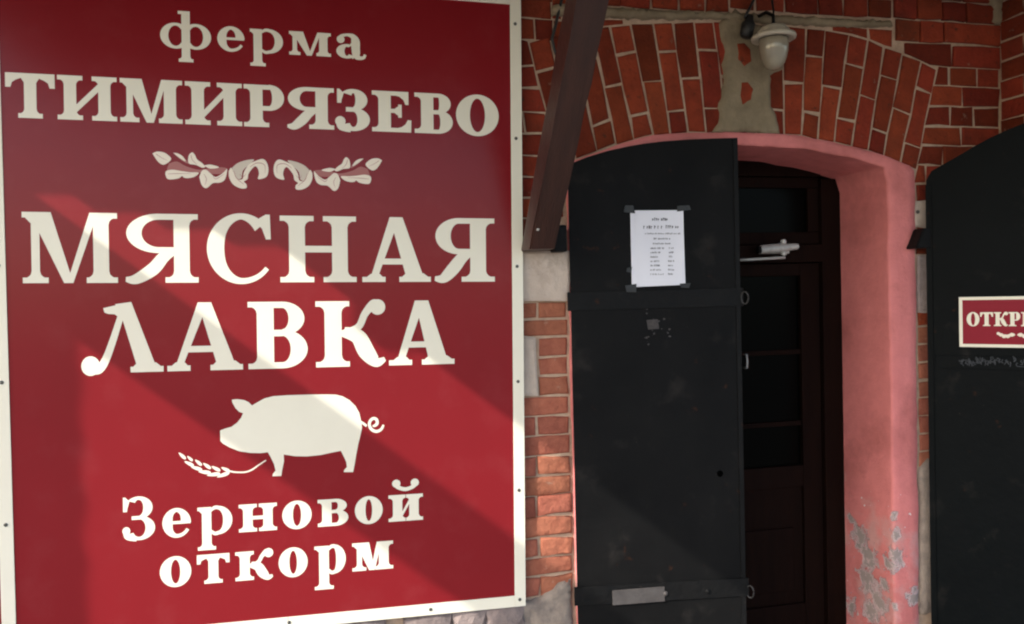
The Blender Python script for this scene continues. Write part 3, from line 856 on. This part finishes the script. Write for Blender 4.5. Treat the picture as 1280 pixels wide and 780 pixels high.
tpx = [[uv(Ox+x/Zp, Oy+y/Zp) for x, y in p] for p in tail]
pg = [uv(Ox+x/Zp, Oy+y/Zp) for x, y in pig]
link('pig_emblem', union_sheet([pg]+tpx, P3(.0006), Vector((0, .0004, 0))), M['cream'], sign)
wheat = stroke([(396, 490, 9), (430, 496, 8), (480, 496, 8), (515, 484, 8), (550, 460, 7), (588, 435, 6)], 5)
def grain(x, y, L_, wd, ang):
    c, s = math.cos(R(ang)), math.sin(R(ang)); p = []
    for i in range(14):
        a = 2*math.pi*i/14; ux = L_/2*math.cos(a); uy = wd/2*math.sin(a)*(1-.35*math.cos(a))
        p.append((x+ux*c-uy*s, y+ux*s+uy*c))
    return [p]
for g_ in ((368, 510, 70, 19, 160), (380, 482, 50, 17, 205), (318, 508, 70, 19, 172), (330, 478, 52, 17, 208), (272, 496, 66, 19, 186), (284, 464, 50, 17, 215), (230, 476, 62, 18, 196), (240, 447, 46, 16, 220),
           (192, 452, 54, 17, 206), (196, 426, 38, 14, 222), (156, 412, 50, 16, 222)): wheat += grain(*g_)
link('wheat_ear', union_sheet([[uv(Ox+x/Zp, Oy+y/Zp) for x, y in p] for p in wheat], P3(.0006), Vector((0, .0004, 0))), M['ivory'], sign)
umir = (uv(335.6, 210)[0]+uv(341.9, 210)[0])/2
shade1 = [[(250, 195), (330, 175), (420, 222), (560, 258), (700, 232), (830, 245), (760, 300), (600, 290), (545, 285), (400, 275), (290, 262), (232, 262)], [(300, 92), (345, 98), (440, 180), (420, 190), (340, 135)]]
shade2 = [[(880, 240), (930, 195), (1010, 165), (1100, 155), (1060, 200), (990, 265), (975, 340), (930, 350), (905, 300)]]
light = [[(85, 95), (130, 76), (200, 85), (250, 118), (272, 150), (242, 186), (195, 208), (152, 188), (120, 150)], [(292, 88), (340, 95), (388, 125), (418, 172), (388, 162), (332, 122)],
         [(440, 160), (450, 110), (482, 84), (510, 110), (532, 155), (580, 190), (612, 228), (580, 237), (520, 210), (452, 198)], [(598, 216), (660, 206), (740, 226), (738, 240), (660, 246)],
         [(213, 300), (225, 268), (290, 257), (380, 272), (460, 282), (548, 288), (505, 328), (440, 342), (398, 336), (380, 322), (340, 346), (240, 352)],
         [(553, 330), (580, 268), (622, 258), (672, 300), (720, 330), (790, 290), (832, 250), (812, 350), (762, 386), (690, 392), (625, 442), (578, 412)],
         [(848, 270), (872, 238), (900, 290), (930, 350), (985, 350), (1000, 280), (1050, 205), (1110, 172), (1185, 150), (1228, 185), (1245, 260), (1222, 330), (1142, 352), (1150, 300), (1140, 250), (1112, 222), (1075, 255), (1045, 300), (1035, 350), (1000, 378), (1024, 402), (1022, 442), (960, 442), (890, 402), (852, 335)]]
orn = empty('scroll_ornament', (0, 0, 0)); orn.parent = sign; orn.location = (0, 0, 0)
bmo = None
for mir, nm in ((None, 'acanthus_scroll'), (umir, 'acanthus_scroll')):
    a = traced(nm, light, 'ivory', 8, 180, 180, .0009, sign, True, mir)
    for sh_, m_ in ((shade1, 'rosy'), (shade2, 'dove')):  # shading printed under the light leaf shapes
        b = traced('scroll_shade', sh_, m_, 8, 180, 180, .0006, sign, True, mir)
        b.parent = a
bpy.data.objects.remove(orn)
veins = [[(120, 100, 5), (180, 140, 4), (235, 165, 2)], [(470, 110, 4), (485, 160, 5), (530, 205, 2)], [(240, 300, 3), (330, 296, 5), (470, 296, 2)], [(600, 300, 3), (625, 350, 5), (610, 410, 2)],
         [(690, 320, 2), (720, 350, 5), (800, 300, 3)], [(900, 270, 3), (925, 340, 6), (1000, 405, 3)], [(1060, 230, 3), (1130, 190, 6), (1205, 210, 5), (1210, 290, 2)], [(960, 300, 3), (985, 330, 5), (1020, 300, 2)]]
for mir in (None, umir):
    pv = []
    for v in veins:
        for q in stroke(v, 5):
            c = [uv(180+x/8, 180+y/8) for x, y in q]; pv.append([(2*mir-a, b) for a, b in c] if mir else c)
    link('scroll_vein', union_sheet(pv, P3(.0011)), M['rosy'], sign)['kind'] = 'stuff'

# ------------------------------------------------------------------ iron shutters
HL = at(713, 600, -.030)
class Leaf:
    """plane of a shutter leaf: s along it from the hinge, z up, n out of its visible face"""
    def __init__(s, h, ang): s.h = Vector((h.x, h.y, 0)); s.d = Vector((math.cos(ang), -math.sin(ang), 0)); s.n = Vector((-math.sin(ang), -math.cos(ang), 0)) if math.cos(ang) > 0 else Vector((math.sin(ang), math.cos(ang), 0))
    def hit(s, px, py, lift=0.0):
        d = fwd + ((px-CX)*r2-(py-CY)*u2)/FPX
        k = ((s.h+s.n*lift-CAM).dot(s.n))/d.dot(s.n); p = CAM+d*k
        return (p-s.h).dot(s.d), p.z
    def p(s, a, z, lift=0.0): return s.h+s.d*a+Vector((0, 0, z))+s.n*lift
    def slab(s, pts, l0, l1, bm=None):
        bm = bm or bmesh.new(); pts = ccw(pts)
        A = [bm.verts.new(s.p(a, z, l1)) for a, z in pts]; B = [bm.verts.new(s.p(a, z, l0)) for a, z in pts]; n = len(pts)
        bm.faces.new(A); bm.faces.new(B[::-1])
        for i in range(n): bm.faces.new((A[i], B[i], B[(i+1) % n], A[(i+1) % n]))
        return bm
lf = Leaf(HL, R(6))
sl = empty('iron_shutter', lf.p(.36, 0), 'black iron shutter with a paper notice, nearly closed across the doorway', 'shutter', 'iron shutters of the doorway')
topL = [lf.hit(x, y) for x, y in ((709.5, 207), (722, 201), (735, 196), (760, 188.5), (785, 183), (805, 179.5), (830, 176.5), (860, 174.3), (890, 173), (921.5, 172.2))]
SWL = topL[-1][0]
bm = lf.slab([(topL[0][0], .10)] + topL + [(SWL, .10)], -.004, 0)
link('panel', bm, M['iron'], sl)
def bar(leaf, parent, a0, z0, a1, z1, hgt, th=.007, name='strap_bar', m_='iron_bar'):
    bm = leaf.slab([(a0, z0-hgt/2), (a1, z1-hgt/2), (a1, z1+hgt/2), (a0, z0+hgt/2)], .0005, th)
    bmesh.ops.bevel(bm, geom=[e for e in bm.edges], offset=.0015, segments=1, affect='EDGES')
    return link(name, bm, M[m_], parent)
a = lf.hit(714, 377); b = lf.hit(929, 371)
bar(lf, sl, .004, a[1], SWL+.012, b[1], .072, .0045)
a = lf.hit(720, 745); b = lf.hit(935, 733)
bar(lf, sl, .004, a[1], SWL+.012, b[1], .072)
for k0, k1, px_, py_ in ((.0, .018, 0, 0),):
    bar(lf, sl, SWL-.022, 1.15, SWL-.022+.0001, 1.15, .01)  # small catch stop on the closing edge
# folded rim along the closing edge and the curved top
bm = lf.slab([(SWL-.018, .1), (SWL, .1), (SWL, topL[-1][1]-.001), (SWL-.018, topL[-1][1]-.001)], .0004, .004); link('edge_rim', bm, M['iron_bar'], sl)
a0 = lf.hit(765, 746); a1 = lf.hit(830, 741)
bm = lf.slab([(a0[0], a0[1]-.030), (a1[0], a1[1]-.030), (a1[0], a1[1]+.028), (a0[0], a0[1]+.028)], .007, .0105); bmesh.ops.bevel(bm, geom=list(bm.edges), offset=.001, segments=1, affect='EDGES'); link('latch_plate', bm, M['steel'], sl)
for px_, py_ in ((831, 741), (884, 738)):
    a, z = lf.hit(px_, py_); bm = bmesh.new(); lathe(bm, [(.010, 0), (.009, .004), (.005, .007), (0, .008)], lf.p(a, z, .007), lf.n, 12); link('rivet', bm, M['steel' if px_ == 831 else 'iron_bar'], sl)
a, z = lf.hit(900, 592); bm = bmesh.new()
lathe(bm, [(.0, .0012), (.011, .001), (.013, 0)], lf.p(a, z, .0), lf.n, 16); link('lock_hole', bm, M['hole'], sl)
def ring_latch(px_, py_):
    a, z = lf.hit(px_, py_); c = lf.p(SWL+.006, z, .012); bm = bmesh.new(); n = 20
    pts = [c+lf.n*(.010*math.cos(2*math.pi*i/n))*1.0+lf.d*(.008+.010*math.cos(2*math.pi*i/n))*1.0+Vector((0, 0, .024*math.sin(2*math.pi*i/n))) for i in range(n+1)]
    tube(bm, pts, .0035, 6); link('latch_ring', bm, M['iron_ring'], sl, smooth=True)
ring_latch(933, 372); ring_latch(940, 738)
# remains of an old sticker
random.seed(4)
polys = []
for i in range(26):
    a, z = lf.hit(815+random.gauss(0, 9), 408+random.gauss(0, 11)); r_ = random.uniform(.0012, .0052)
    polys.append([(a+r_*math.cos(k)*random.uniform(.6, 1.4), z+r_*math.sin(k)*random.uniform(.6, 1.4)) for k in (0, 1.1, 2.3, 3.3, 4.3, 5.4)])
polys.append([lf.hit(*p) for p in ((808, 400), (822, 399), (824, 411), (810, 412))])
link('sticker_residue', union_sheet([p for p in polys], lambda a, z: lf.p(a, z, .0012)), M['residue'], sl)
# pintle hinge at the hanging edge
bm = bmesh.new(); h0 = at(699, 297, -.045)
box(bm, h0.x-.028, h0.x+.022, -.075, -.012, h0.z-.055, h0.z+.045, .006); link('hinge', bm, M['iron_bar'], sl)

HR = at(1159.5, 420, -.055)
rf = Leaf(HR, R(180-130))
rf.d = Vector((-math.cos(R(130)), -math.sin(R(130)), 0)); rf.n = Vector((-math.sin(R(130)), math.cos(R(130)), 0))
if (CAM-rf.h).dot(rf.n) < 0: rf.n = -rf.n
sr = empty('iron_shutter', rf.p(.38, 0), 'black iron shutter standing open at the right, carrying a small red sign', 'shutter', 'iron shutters of the doorway')
topR = [rf.hit(x, y) for x, y in ((1157.5, 226), (1164, 214), (1178, 206), (1195, 196.5), (1215, 184.5), (1238, 172), (1260, 162), (1280, 154))]
SWR = .76
ae, ze = topR[-1]; topR += [(ae+(SWR-ae)*k, ze+.045*(1-(1-k)**2)) for k in (.33, .66, 1)]
link('panel', rf.slab([(topR[0][0], .10)] + topR + [(SWR, .10)], -.004, 0), M['iron_cool'], sr)
a, z = rf.hit(1180, 452)
bar(rf, sr, .03, z, SWR, z, .055, .003, m_='iron_cool')
link('edge_rim', rf.slab([(.0, .1), (.022, .1), (.022, topR[0][1]-.012), (.0, topR[0][1]-.02)], .0004, .006), M['iron_cool'], sr)
bm = bmesh.new(); p0 = at(1147, 298, -.04)
prism([(at(1138, 311, -.04).x, at(1138, 311, -.04).z), (at(1160, 310, -.04).x, at(1160, 310, -.04).z), (at(1160, 286, -.04).x, at(1160, 286, -.04).z), (at(1148, 286, -.04).x, at(1148, 286, -.04).z)], -.072, -.008, bm)
bmesh.ops.bevel(bm, geom=list(bm.edges), offset=.004, segments=2, affect='EDGES'); link('hinge', bm, M['iron_bar'], sr)
bm = bmesh.new(); lathe(bm, [(.008, 0), (.007, .004), (0, .006)], at(1147, 265, -.012), Vector((0, -1, 0)), 12); link('rivet', bm, M['steel'], sr)
# chalk scribble below the small sign
random.seed(9); polys = []
x = 1200
while x < 1290:
    y = 452+random.uniform(-3, 4); hgt = random.uniform(4, 9)
    pts = [(x+random.uniform(-1, 3), y-hgt/2+hgt*k/3+random.uniform(-1, 1)) for k in range(4)]
    q = [rf.hit(*p, .009) for p in pts]
    polys += stroke([(a, z, .0035) for a, z in q], 3)
    if random.random() < .6:
        q = [rf.hit(x+random.uniform(0, 5)*k, y+random.uniform(-4, 4), .009) for k in range(3)]
        polys += stroke([(a, z+.0007*i, .003) for i, (a, z) in enumerate(q)], 3)
    x += random.uniform(2.5, 5)
link('chalk_scribble', union_sheet(polys, lambda a, z: rf.p(a, z, .0082)), M['chalk'], sr)

# ------------------------------------------------------------------ small red sign on the open shutter
LIFT = .010
sa, sz1 = rf.hit(1198.5, 371.5, LIFT); _, sz0 = rf.hit(1198.5, 433.5, LIFT)
f7 = Face(4.3, 1.3, 1.3, 1.9, 1.3)
aO, zb = rf.hit(1208.5, 407.5, LIFT); _, zt = rf.hit(1208.5, 390.5, LIFT)
hh = zt-zb; kk = hh/17
wds = [16.5, 16.5, 17.5, 14.5, 21.5, 16.5, 16.5]
tot = sum(wds)+6*.9
a1, _ = rf.hit(1275.4, 398, LIFT); ksx = (a1-aO)/(sum(wds[:4])+2.7)
sb = aO+tot*ksx+(aO-sa)
osn = empty('open_sign', rf.p((sa+sb)/2, sz0, LIFT), 'small red sign with cream border on the open black shutter', 'sign')
q = [(sa, sz0), (sb, sz0), (sb, sz1), (sa, sz1)]
link('plate', rf.slab(q, .0005, LIFT-.0005), M['cream'], osn)
b_ = .0125
link('panel', rf.slab([(sa+b_, sz0+b_), (sb-b_, sz0+b_), (sb-b_, sz1-b_), (sa+b_, sz1-b_)], LIFT-.0005, LIFT), M['red_matt'], osn)
polys = []; x = aO
for ch, w_ in zip('ОТКРЫТО', wds):
    for p in f7.glyph(ch, w_*ksx/kk, 17): polys.append([(x+c[0]*kk, zb+c[1]*kk) for c in p])
    x += (w_+.9)*ksx
link('lettering', union_sheet(polys, lambda a, z: rf.p(a, z, LIFT+.0006), rf.n*.0003), M['cream'], osn)
cx0 = (sa+sb)/2; ow = rf.hit(1247, 418, LIFT)[0]; _, oz = rf.hit(1250, 419, LIFT); hw = cx0-ow
polys = []
for mir in (1, -1):
    for (x_, y_, L_, wd, ang) in ((.93, .25, .26, .30, -35), (.78, .05, .30, .34, -10), (.60, -.15, .34, .36, 20), (.40, -.1, .34, .34, 40), (.20, .1, .30, .38, 0)):
        for p in grain(0, 0, L_*hw, wd*hw*.6, ang): polys.append([(cx0+mir*(-x_*hw+a), oz+y_*hw*.35+b) for a, b in p])
link('scroll_ornament', union_sheet(polys, lambda a, z: rf.p(a, z, LIFT+.0006), rf.n*.0003), M['ivory'], osn)

# ------------------------------------------------------------------ paper notice on the nearly closed shutter
PL = .004
nl = [lf.hit(x, y, PL) for x, y in ((788, 263), (854, 262.5), (857, 356), (790, 359))]
note = empty('paper_notice', lf.p(nl[3][0], nl[3][1], PL), 'white paper notice taped to the nearly closed black shutter', 'notice')
link('backing_sheet', lf.slab(nl, .0006, .0022), M['paper'], note)
fr = [lf.hit(x, y, PL) for x, y in ((794, 264), (854, 263.5), (856.5, 355), (797, 357.5))]
bm = bmesh.new(); gv = []
for j in range(15):
    row = []
    for i in range(11):
        u_, v_ = i/10, j/14
        a_ = [fr[0][k]*(1-u_)*(1-v_)+fr[1][k]*u_*(1-v_)+fr[2][k]*u_*v_+fr[3][k]*(1-u_)*v_ for k in (0, 1)]
        wv = .0016*noise.noise(Vector((u_*2.2, v_*3.1, 3)))+.0008*math.sin(v_*9+u_*2)+.0035*max(0, v_-.75)*abs(u_-.5)*2
        row.append(bm.verts.new(lf.p(a_[0], a_[1], .0042+wv)))
    gv.append(row)
for j in range(14):
    for i in range(10): bm.faces.new((gv[j][i], gv[j][i+1], gv[j+1][i+1], gv[j+1][i]))
link('sheet', bm, M['paper'], note, smooth=True)
for x0, y0, x1, y1 in ((781, 256, 793, 265), (846, 256, 862, 263), (783, 355, 796, 364), (851, 353, 862, 361), (782, 335, 788, 340)):
    q = [lf.hit(x+random.uniform(-2, 2), y+random.uniform(-2, 2), PL) for x, y in ((x0, y0), (x1, y0), (x1, y1), (x0, y1))]
    link('tape', lf.slab(q, .0064, .0067), M['tape'], note)
polys = []
random.seed(3)
def scrawl(xa, xb, y, hgt, wd):
    x = xa
    while x < xb:
        h_ = hgt*random.uniform(.6, 1.0)
        for p in (((x, y), (x+wd, y), (x+wd, y-h_), (x, y-h_)), ((x, y-random.choice((0, .4, .7))*h_), (x+wd*2.2, y-random.choice((.1, .4, .7))*h_), (x+wd*2.2, y-.8*h_), (x, y-.95*h_))):
            polys.append([lf.hit(a, b, PL) for a, b in p])
        x += wd*random.choice((2.6, 2.9, 3.3, 5.0))
scrawl(815, 836, 276, 4.2, .8); scrawl(804, 827, 286, 4.6, .85); scrawl(832, 847, 285.5, 4.6, .85); scrawl(806, 849, 293, 2.2, .5)
scrawl(817, 839, 299.5, 2.6, .65); scrawl(816, 838, 305.5, 2.2, .5)
for i, xe in enumerate((830, 824, 821, 824, 824, 825, 829)):
    y = 311.5+i*5.4; scrawl(813, xe, y, 2.6, .55); scrawl(835+(i < 3)*1, 841.5, y-.2, 2.6, .55)
link('print', union_sheet(polys, lambda a, z: lf.p(a, z, .0062)), M['ink'], note)

# ------------------------------------------------------------------ wooden door and frame in the opening
dr = empty('entrance_door', (1.68, DEP+.03, 0), 'dark brown glazed shop door behind the black shutter, under its transom window', 'door')
yF = DEP-.012
pz = lambda px, py, y=yF: at(px, py, y)
zs = pz(1010, 318).z                              # transom
fl, frx = IX0-.02, IX1+.02
xs_ = pz(1030, 450).x                             # inner side of the frame post
def fbox(name, x0, x1, y0, y1, z0, z1, m_='door_wood', bev=.004, par=None):
    bm = bmesh.new(); box(bm, x0, x1, y0, y1, z0, z1, bev); return link(name, bm, M[m_], par or dr)
fbox('frame_post', xs_, frx, yF, yF+.10, .0, 2.12); fbox('frame_post', fl, fl+(frx-xs_), yF, yF+.10, .0, 2.12)
fbox('frame_head', fl+(frx-xs_)+.001, xs_-.001, yF+.002, yF+.10, 2.13, 2.30)
fbox('transom_bar', fl+(frx-xs_)+.001, xs_-.001, yF-.004, yF+.098, zs-.035, zs+.045)
cxd = (fl+frx)/2
for x0, x1 in ((fl+(frx-xs_)+.002, cxd-.025), (cxd+.025, xs_-.002)):
    s1 = .055
    fbox('transom_rail', x0, x1, yF+.02, yF+.06, zs+.048, zs+.048+s1); fbox('transom_rail', x0, x1, yF+.02, yF+.06, 2.08, 2.128)
    fbox('transom_rail', x0, x0+s1, yF+.021, yF+.059, zs+.05+s1, 2.079); fbox('transom_rail', x1-s1, x1, yF+.021, yF+.059, zs+.05+s1, 2.079)
    fbox('transom_pane', x0+s1-.005, x1-s1+.005, yF+.038, yF+.042, zs+.048+s1-.005, 2.085, 'glass', 0)
fbox('mullion', cxd-.0245, cxd+.0245, yF+.001, yF+.09, zs+.046, 2.129)
yD = yF+.022
zg0 = pz(970, 584, yD).z; zg1 = pz(970, 345, yD).z; st = xs_-pz(1003, 450, yD).x
for side in (1, -1):
    x0, x1 = (cxd+.002, xs_-.003) if side == 1 else (fl+(frx-xs_)+.003, cxd-.002)
    t = zs-.039
    leafp = empty('door_leaf', (0, 0, 0)); leafp.parent = dr; leafp.location = (0, 0, 0)
    bpy.data.objects.remove(leafp)
    fbox('door_stile', x0, x0+st, yD, yD+.045, .02, t); fbox('door_stile', x1-st, x1, yD, yD+.045, .02, t)
    fbox('door_rail', x0+st+.0005, x1-st-.0005, yD+.001, yD+.044, zg1, t); 
    fbox('door_rail', x0+st+.0005, x1-st-.0005, yD+.001, yD+.044, zg0-.10, zg0); fbox('door_rail', x0+st+.0005, x1-st-.0005, yD+.001, yD+.044, .02, .16)
    zp = pz(970, 662, yD).z
    fbox('door_panel', x0+st-.004, x1-st+.004, yD+.018, yD+.032, .15, zg0-.095, 'door_wood', .003)
    fbox('door_panel', x0+st+.05, x1-st-.05, yD+.006, yD+.019, .22, zp, 'door_wood', .006)
    fbox('glass_pane', x0+st-.004, x1-st+.004, yD+.022, yD+.026, zg0-.004, zg1+.004, 'glass', 0)
    for py in (441, 531):
        zz = pz(970, py, yD).z; fbox('glazing_bar', x0+st+.001, x1-st-.001, yD+.008, yD+.040, zz-.011, zz+.011, 'door_wood', .003)
    if side == 1:
        hx = pz(935, 452, yD-.04)
        bm = bmesh.new(); tube(bm, [(hx.x, yD-.002, hx.z+.03), (hx.x, yD-.030, hx.z+.028), (hx.x, yD-.034, hx.z), (hx.x, yD-.030, hx.z-.028), (hx.x, yD-.002, hx.z-.03)], .005, 10)
        link('pull_handle', bm, M['closer'], dr, smooth=True)
# door closer on the transom
yc = yF-.055
c0, c1 = at(950, 312, yc), at(997, 308, yc)
clo = empty('door_closer', c0, 'silver door closer with its arm, mounted above the dark glazed door', 'door closer')
bm = bmesh.new(); ax = (c1-c0); L_ = ax.length
lathe(bm, [(.0, 0), (.018, 0), (.020, .004), (.020, L_*.5), (.022, L_*.52), (.022, L_*.66), (.017, L_*.68), (.014, L_-.004), (.012, L_), (0, L_)], c0, ax.normalized(), 24); link('cylinder', bm, M['closer'], clo, smooth=False)
bm = bmesh.new(); box(bm, c0.x+.02, c1.x-.03, yc+.016, yF-.0045, c0.z-.018, c0.z+.018, .003); link('bracket', bm, M['closer'], clo)
bm = bmesh.new(); lathe(bm, [(0, -.012), (.016, -.012), (.018, -.001), (0, -.001)], c0, ax.normalized(), 20); link('end_cap', bm, M['iron_bar'], clo)
bm = bmesh.new(); e = c0+ax*.62
lathe(bm, [(.013, -.034), (.013, .032), (.008, .038), (0, .038)], e, Vector((0, 0, 1)), 16); link('spindle', bm, M['closer'], clo)
bm = bmesh.new(); a0 = at(981, 322, yc-.01); a1 = at(925, 325, yc-.03)
tube(bm, [e+Vector((0, 0, -.034)), a0, a1], .006, 8); link('arm', bm, M['closer'], clo, smooth=True)

# ------------------------------------------------------------------ timber brace
SX = at(671, 313, -.08).x
ang = R(48)
dirv = Vector((0, -math.cos(ang), math.sin(ang))); nrm = Vector((0, -math.sin(ang), -math.cos(ang)))
b0 = Vector((SX, -.030, at(671, 313, -.07).z))
brace = empty('timber_brace', b0, 'dark brown timber brace standing on the pale stone block beside the shutter', 'brace')
bm = bmesh.new()
wx, dp = .048, .105
nseg = 18; rings = []
zt_ = 3.03
for i in range(nseg+1):
    f = i/nseg
    ring = []
    for sx, dn in ((-1, 0), (1, 0), (1, 1), (-1, 1)):
        # back edge runs up from the wall, front edge from the toe of the horizontal foot cut
        y_start = -.024 if dn == 0 else -.024-dp/math.sin(ang)
        y = y_start - (zt_-b0.z)*f/math.tan(ang)
        x = SX+sx*wx*(1+.0*f)+random.gauss(0, .0012)
        ring.append(Vector((x, y+random.gauss(0, .001), b0.z+(zt_-b0.z)*f)))
    rings.append([bm.verts.new(v) for v in ring])
for A, B in zip(rings, rings[1:]):
    for k in range(4): bm.faces.new((A[k], A[(k+1) % 4], B[(k+1) % 4], B[k]))
bm.faces.new(rings[0]); bm.faces.new(rings[-1])
bmesh.ops.bevel(bm, geom=[e for e in bm.edges if abs((e.verts[0].co-e.verts[1].co).normalized().z) > .6], offset=.006, segments=2, affect='EDGES')
link('timber', bm, M['wood_dark'], brace)
for px_, py_ in ((672.5, 287), (678, 150)):
    y_ = -.10
    for it in range(8):
        p = at(px_, py_, y_); y_ = -.024-dp/math.sin(ang)-(p.z-b0.z)/math.tan(ang)
    p = at(px_, py_, y_); bm = bmesh.new(); lathe(bm, [(.006, 0), (.005, .002), (0, .003)], p, nrm, 10)
    if py_ > 200: link('nail_head', bm, M['closer'], brace)
    else: bm.free()

# ------------------------------------------------------------------ wall lamp and its wiring
LY = -.125
lc = at(967, 47, LY)
lamp = empty('wall_lamp', lc, 'pale porcelain lamp with a frosted glass globe on the cement patch', 'lamp')
bm = bmesh.new(); lathe(bm, [(0, .052), (.020, .050), (.045, .042), (.060, .026), (.065, .012), (.082, .008), (.085, .001), (.083, -.007), (.070, -.009), (.058, -.004), (0, -.003)], lc, n=40); link('collar', bm, M['porcelain'], lamp, smooth=True)
bm = bmesh.new(); lathe(bm, [(.056, -.006), (.057, -.028), (.054, -.056), (.048, -.082), (.040, -.102), (.029, -.117), (.014, -.124), (0, -.126)], lc, n=36); link('glass_globe', bm, M['frosted'], lamp, smooth=True)
bm = bmesh.new(); tube(bm, [lc+Vector((0, 0, .048)), lc+Vector((0, 0, .085)), lc+Vector((0, .05, .115)), lc+Vector((0, .12, .12))], .007, 8); link('bracket', bm, M['iron_bar'], lamp, smooth=True)
jb = at(935, 33, -.035)
bm = bmesh.new(); lathe(bm, [(0, -.045), (.018, -.045), (.026, -.035), (.027, .01), (.018, .022), (.012, .045), (0, .047)], jb, Vector((.2, -.1, 1)).normalized(), 20); link('cable_connector', bm, M['cable'], lamp, smooth=True)
bm = bmesh.new(); q = [at(931, 22, -.04), at(936, 12, -.035), at(942, 0, -.03), at(940, -18, -.028), at(941, -45, -.028)]; tube(bm, q, .0055, 8); link('cable', bm, M['cable'], lamp, smooth=True)
bm = bmesh.new(); q = [at(966, 30, -.10), at(967, 14, -.05), at(965, 0, -.03), at(966, -40, -.03)]; tube(bm, q, .004, 8); link('cable', bm, M['cable'], lamp, smooth=True)
cb = empty('power_cable', at(703, 0, -.02), 'black power cable hanging down the bricks beside the brown timber brace', 'cable')
bm = bmesh.new(); tube(bm, [at(x, y, -.018) for x, y in ((709, -40), (705, -14), (701, 4), (697, 20), (694, 34), (690, 48), (693, 62), (700, 80))], .006, 8); link('wire', bm, M['cable'], cb, smooth=True)

# ------------------------------------------------------------------ unseen canopy over the shopfront, edge beam and post, shaped to shade the sign
can = empty('canopy', (0, -.9, 3.05), 'unseen brown plank canopy over the shopfront, shaped to shade the sign, held up by the timber brace', 'canopy')
CZ = 3.05; bw = .145
def board(x0, x1, y0, y1, z0=CZ, th=.03):
    bm = bmesh.new(); box(bm, x0+.001, x1-.001, y1, y0, z0, z0+th, .003); return link('board', bm, M['deck'], can)
x = -1.70; DPT = -3.1  # deck deepened so that the top of the sign darkens
while x < 5.2: board(x, x+bw, -.01, DPT); x += bw
for i in range(4):  # shortened boards leave a gap shaped for the sunlit band
    xa = -1.70-bw*(i+1); xa = max(xa, -2.28)
    yend = -.93+.16*(( -1.70-xa)/.58)
    board(xa, -1.70-bw*i, -.01, yend)
for k in range(3): board(-2.28-.1333*(k+1), -2.28-.1333*k, -.01, DPT)
for y in (-.02, -1.02, -2.02, -3.0):
    bm = bmesh.new(); box(bm, -1.69 if y < -.9 else -2.65, 5.2, y-.07, y, CZ-.10, CZ-.001, .004); link('rafter', bm, M['deck'], can)
bm = bmesh.new(); box(bm, -2.66, -2.30, -3.05, -.10, CZ-.06, CZ-.001, .004); link('rafter', bm, M['deck'], can)
post = empty('canopy_post', (-2.76, -1.0, 0), 'unseen square timber post at the left end of the plank canopy, placed for its shadow', 'post')  # unseen post, placed to cast the upright shadow on the sign's left
bm = bmesh.new(); rg = []
for i in range(60):
    z = 3.04*i/59; jt = .006*math.sin(z*31)+random.uniform(-.006, .006)
    rg.append([bm.verts.new((x+jt, y, z)) for x, y in ((-2.84, -1.08), (-2.69, -1.08), (-2.69, -.94), (-2.84, -.94))])
for a_, b_ in zip(rg, rg[1:]):
    for k in range(4): bm.faces.new((a_[k], a_[(k+1) % 4], b_[(k+1) % 4], b_[k]))
bm.faces.new(rg[0]); bm.faces.new(rg[-1]); link('timber', bm, M['deck'], post)
for b_ in bpy.data.materials:
    if '_' in b_: del b_['_']
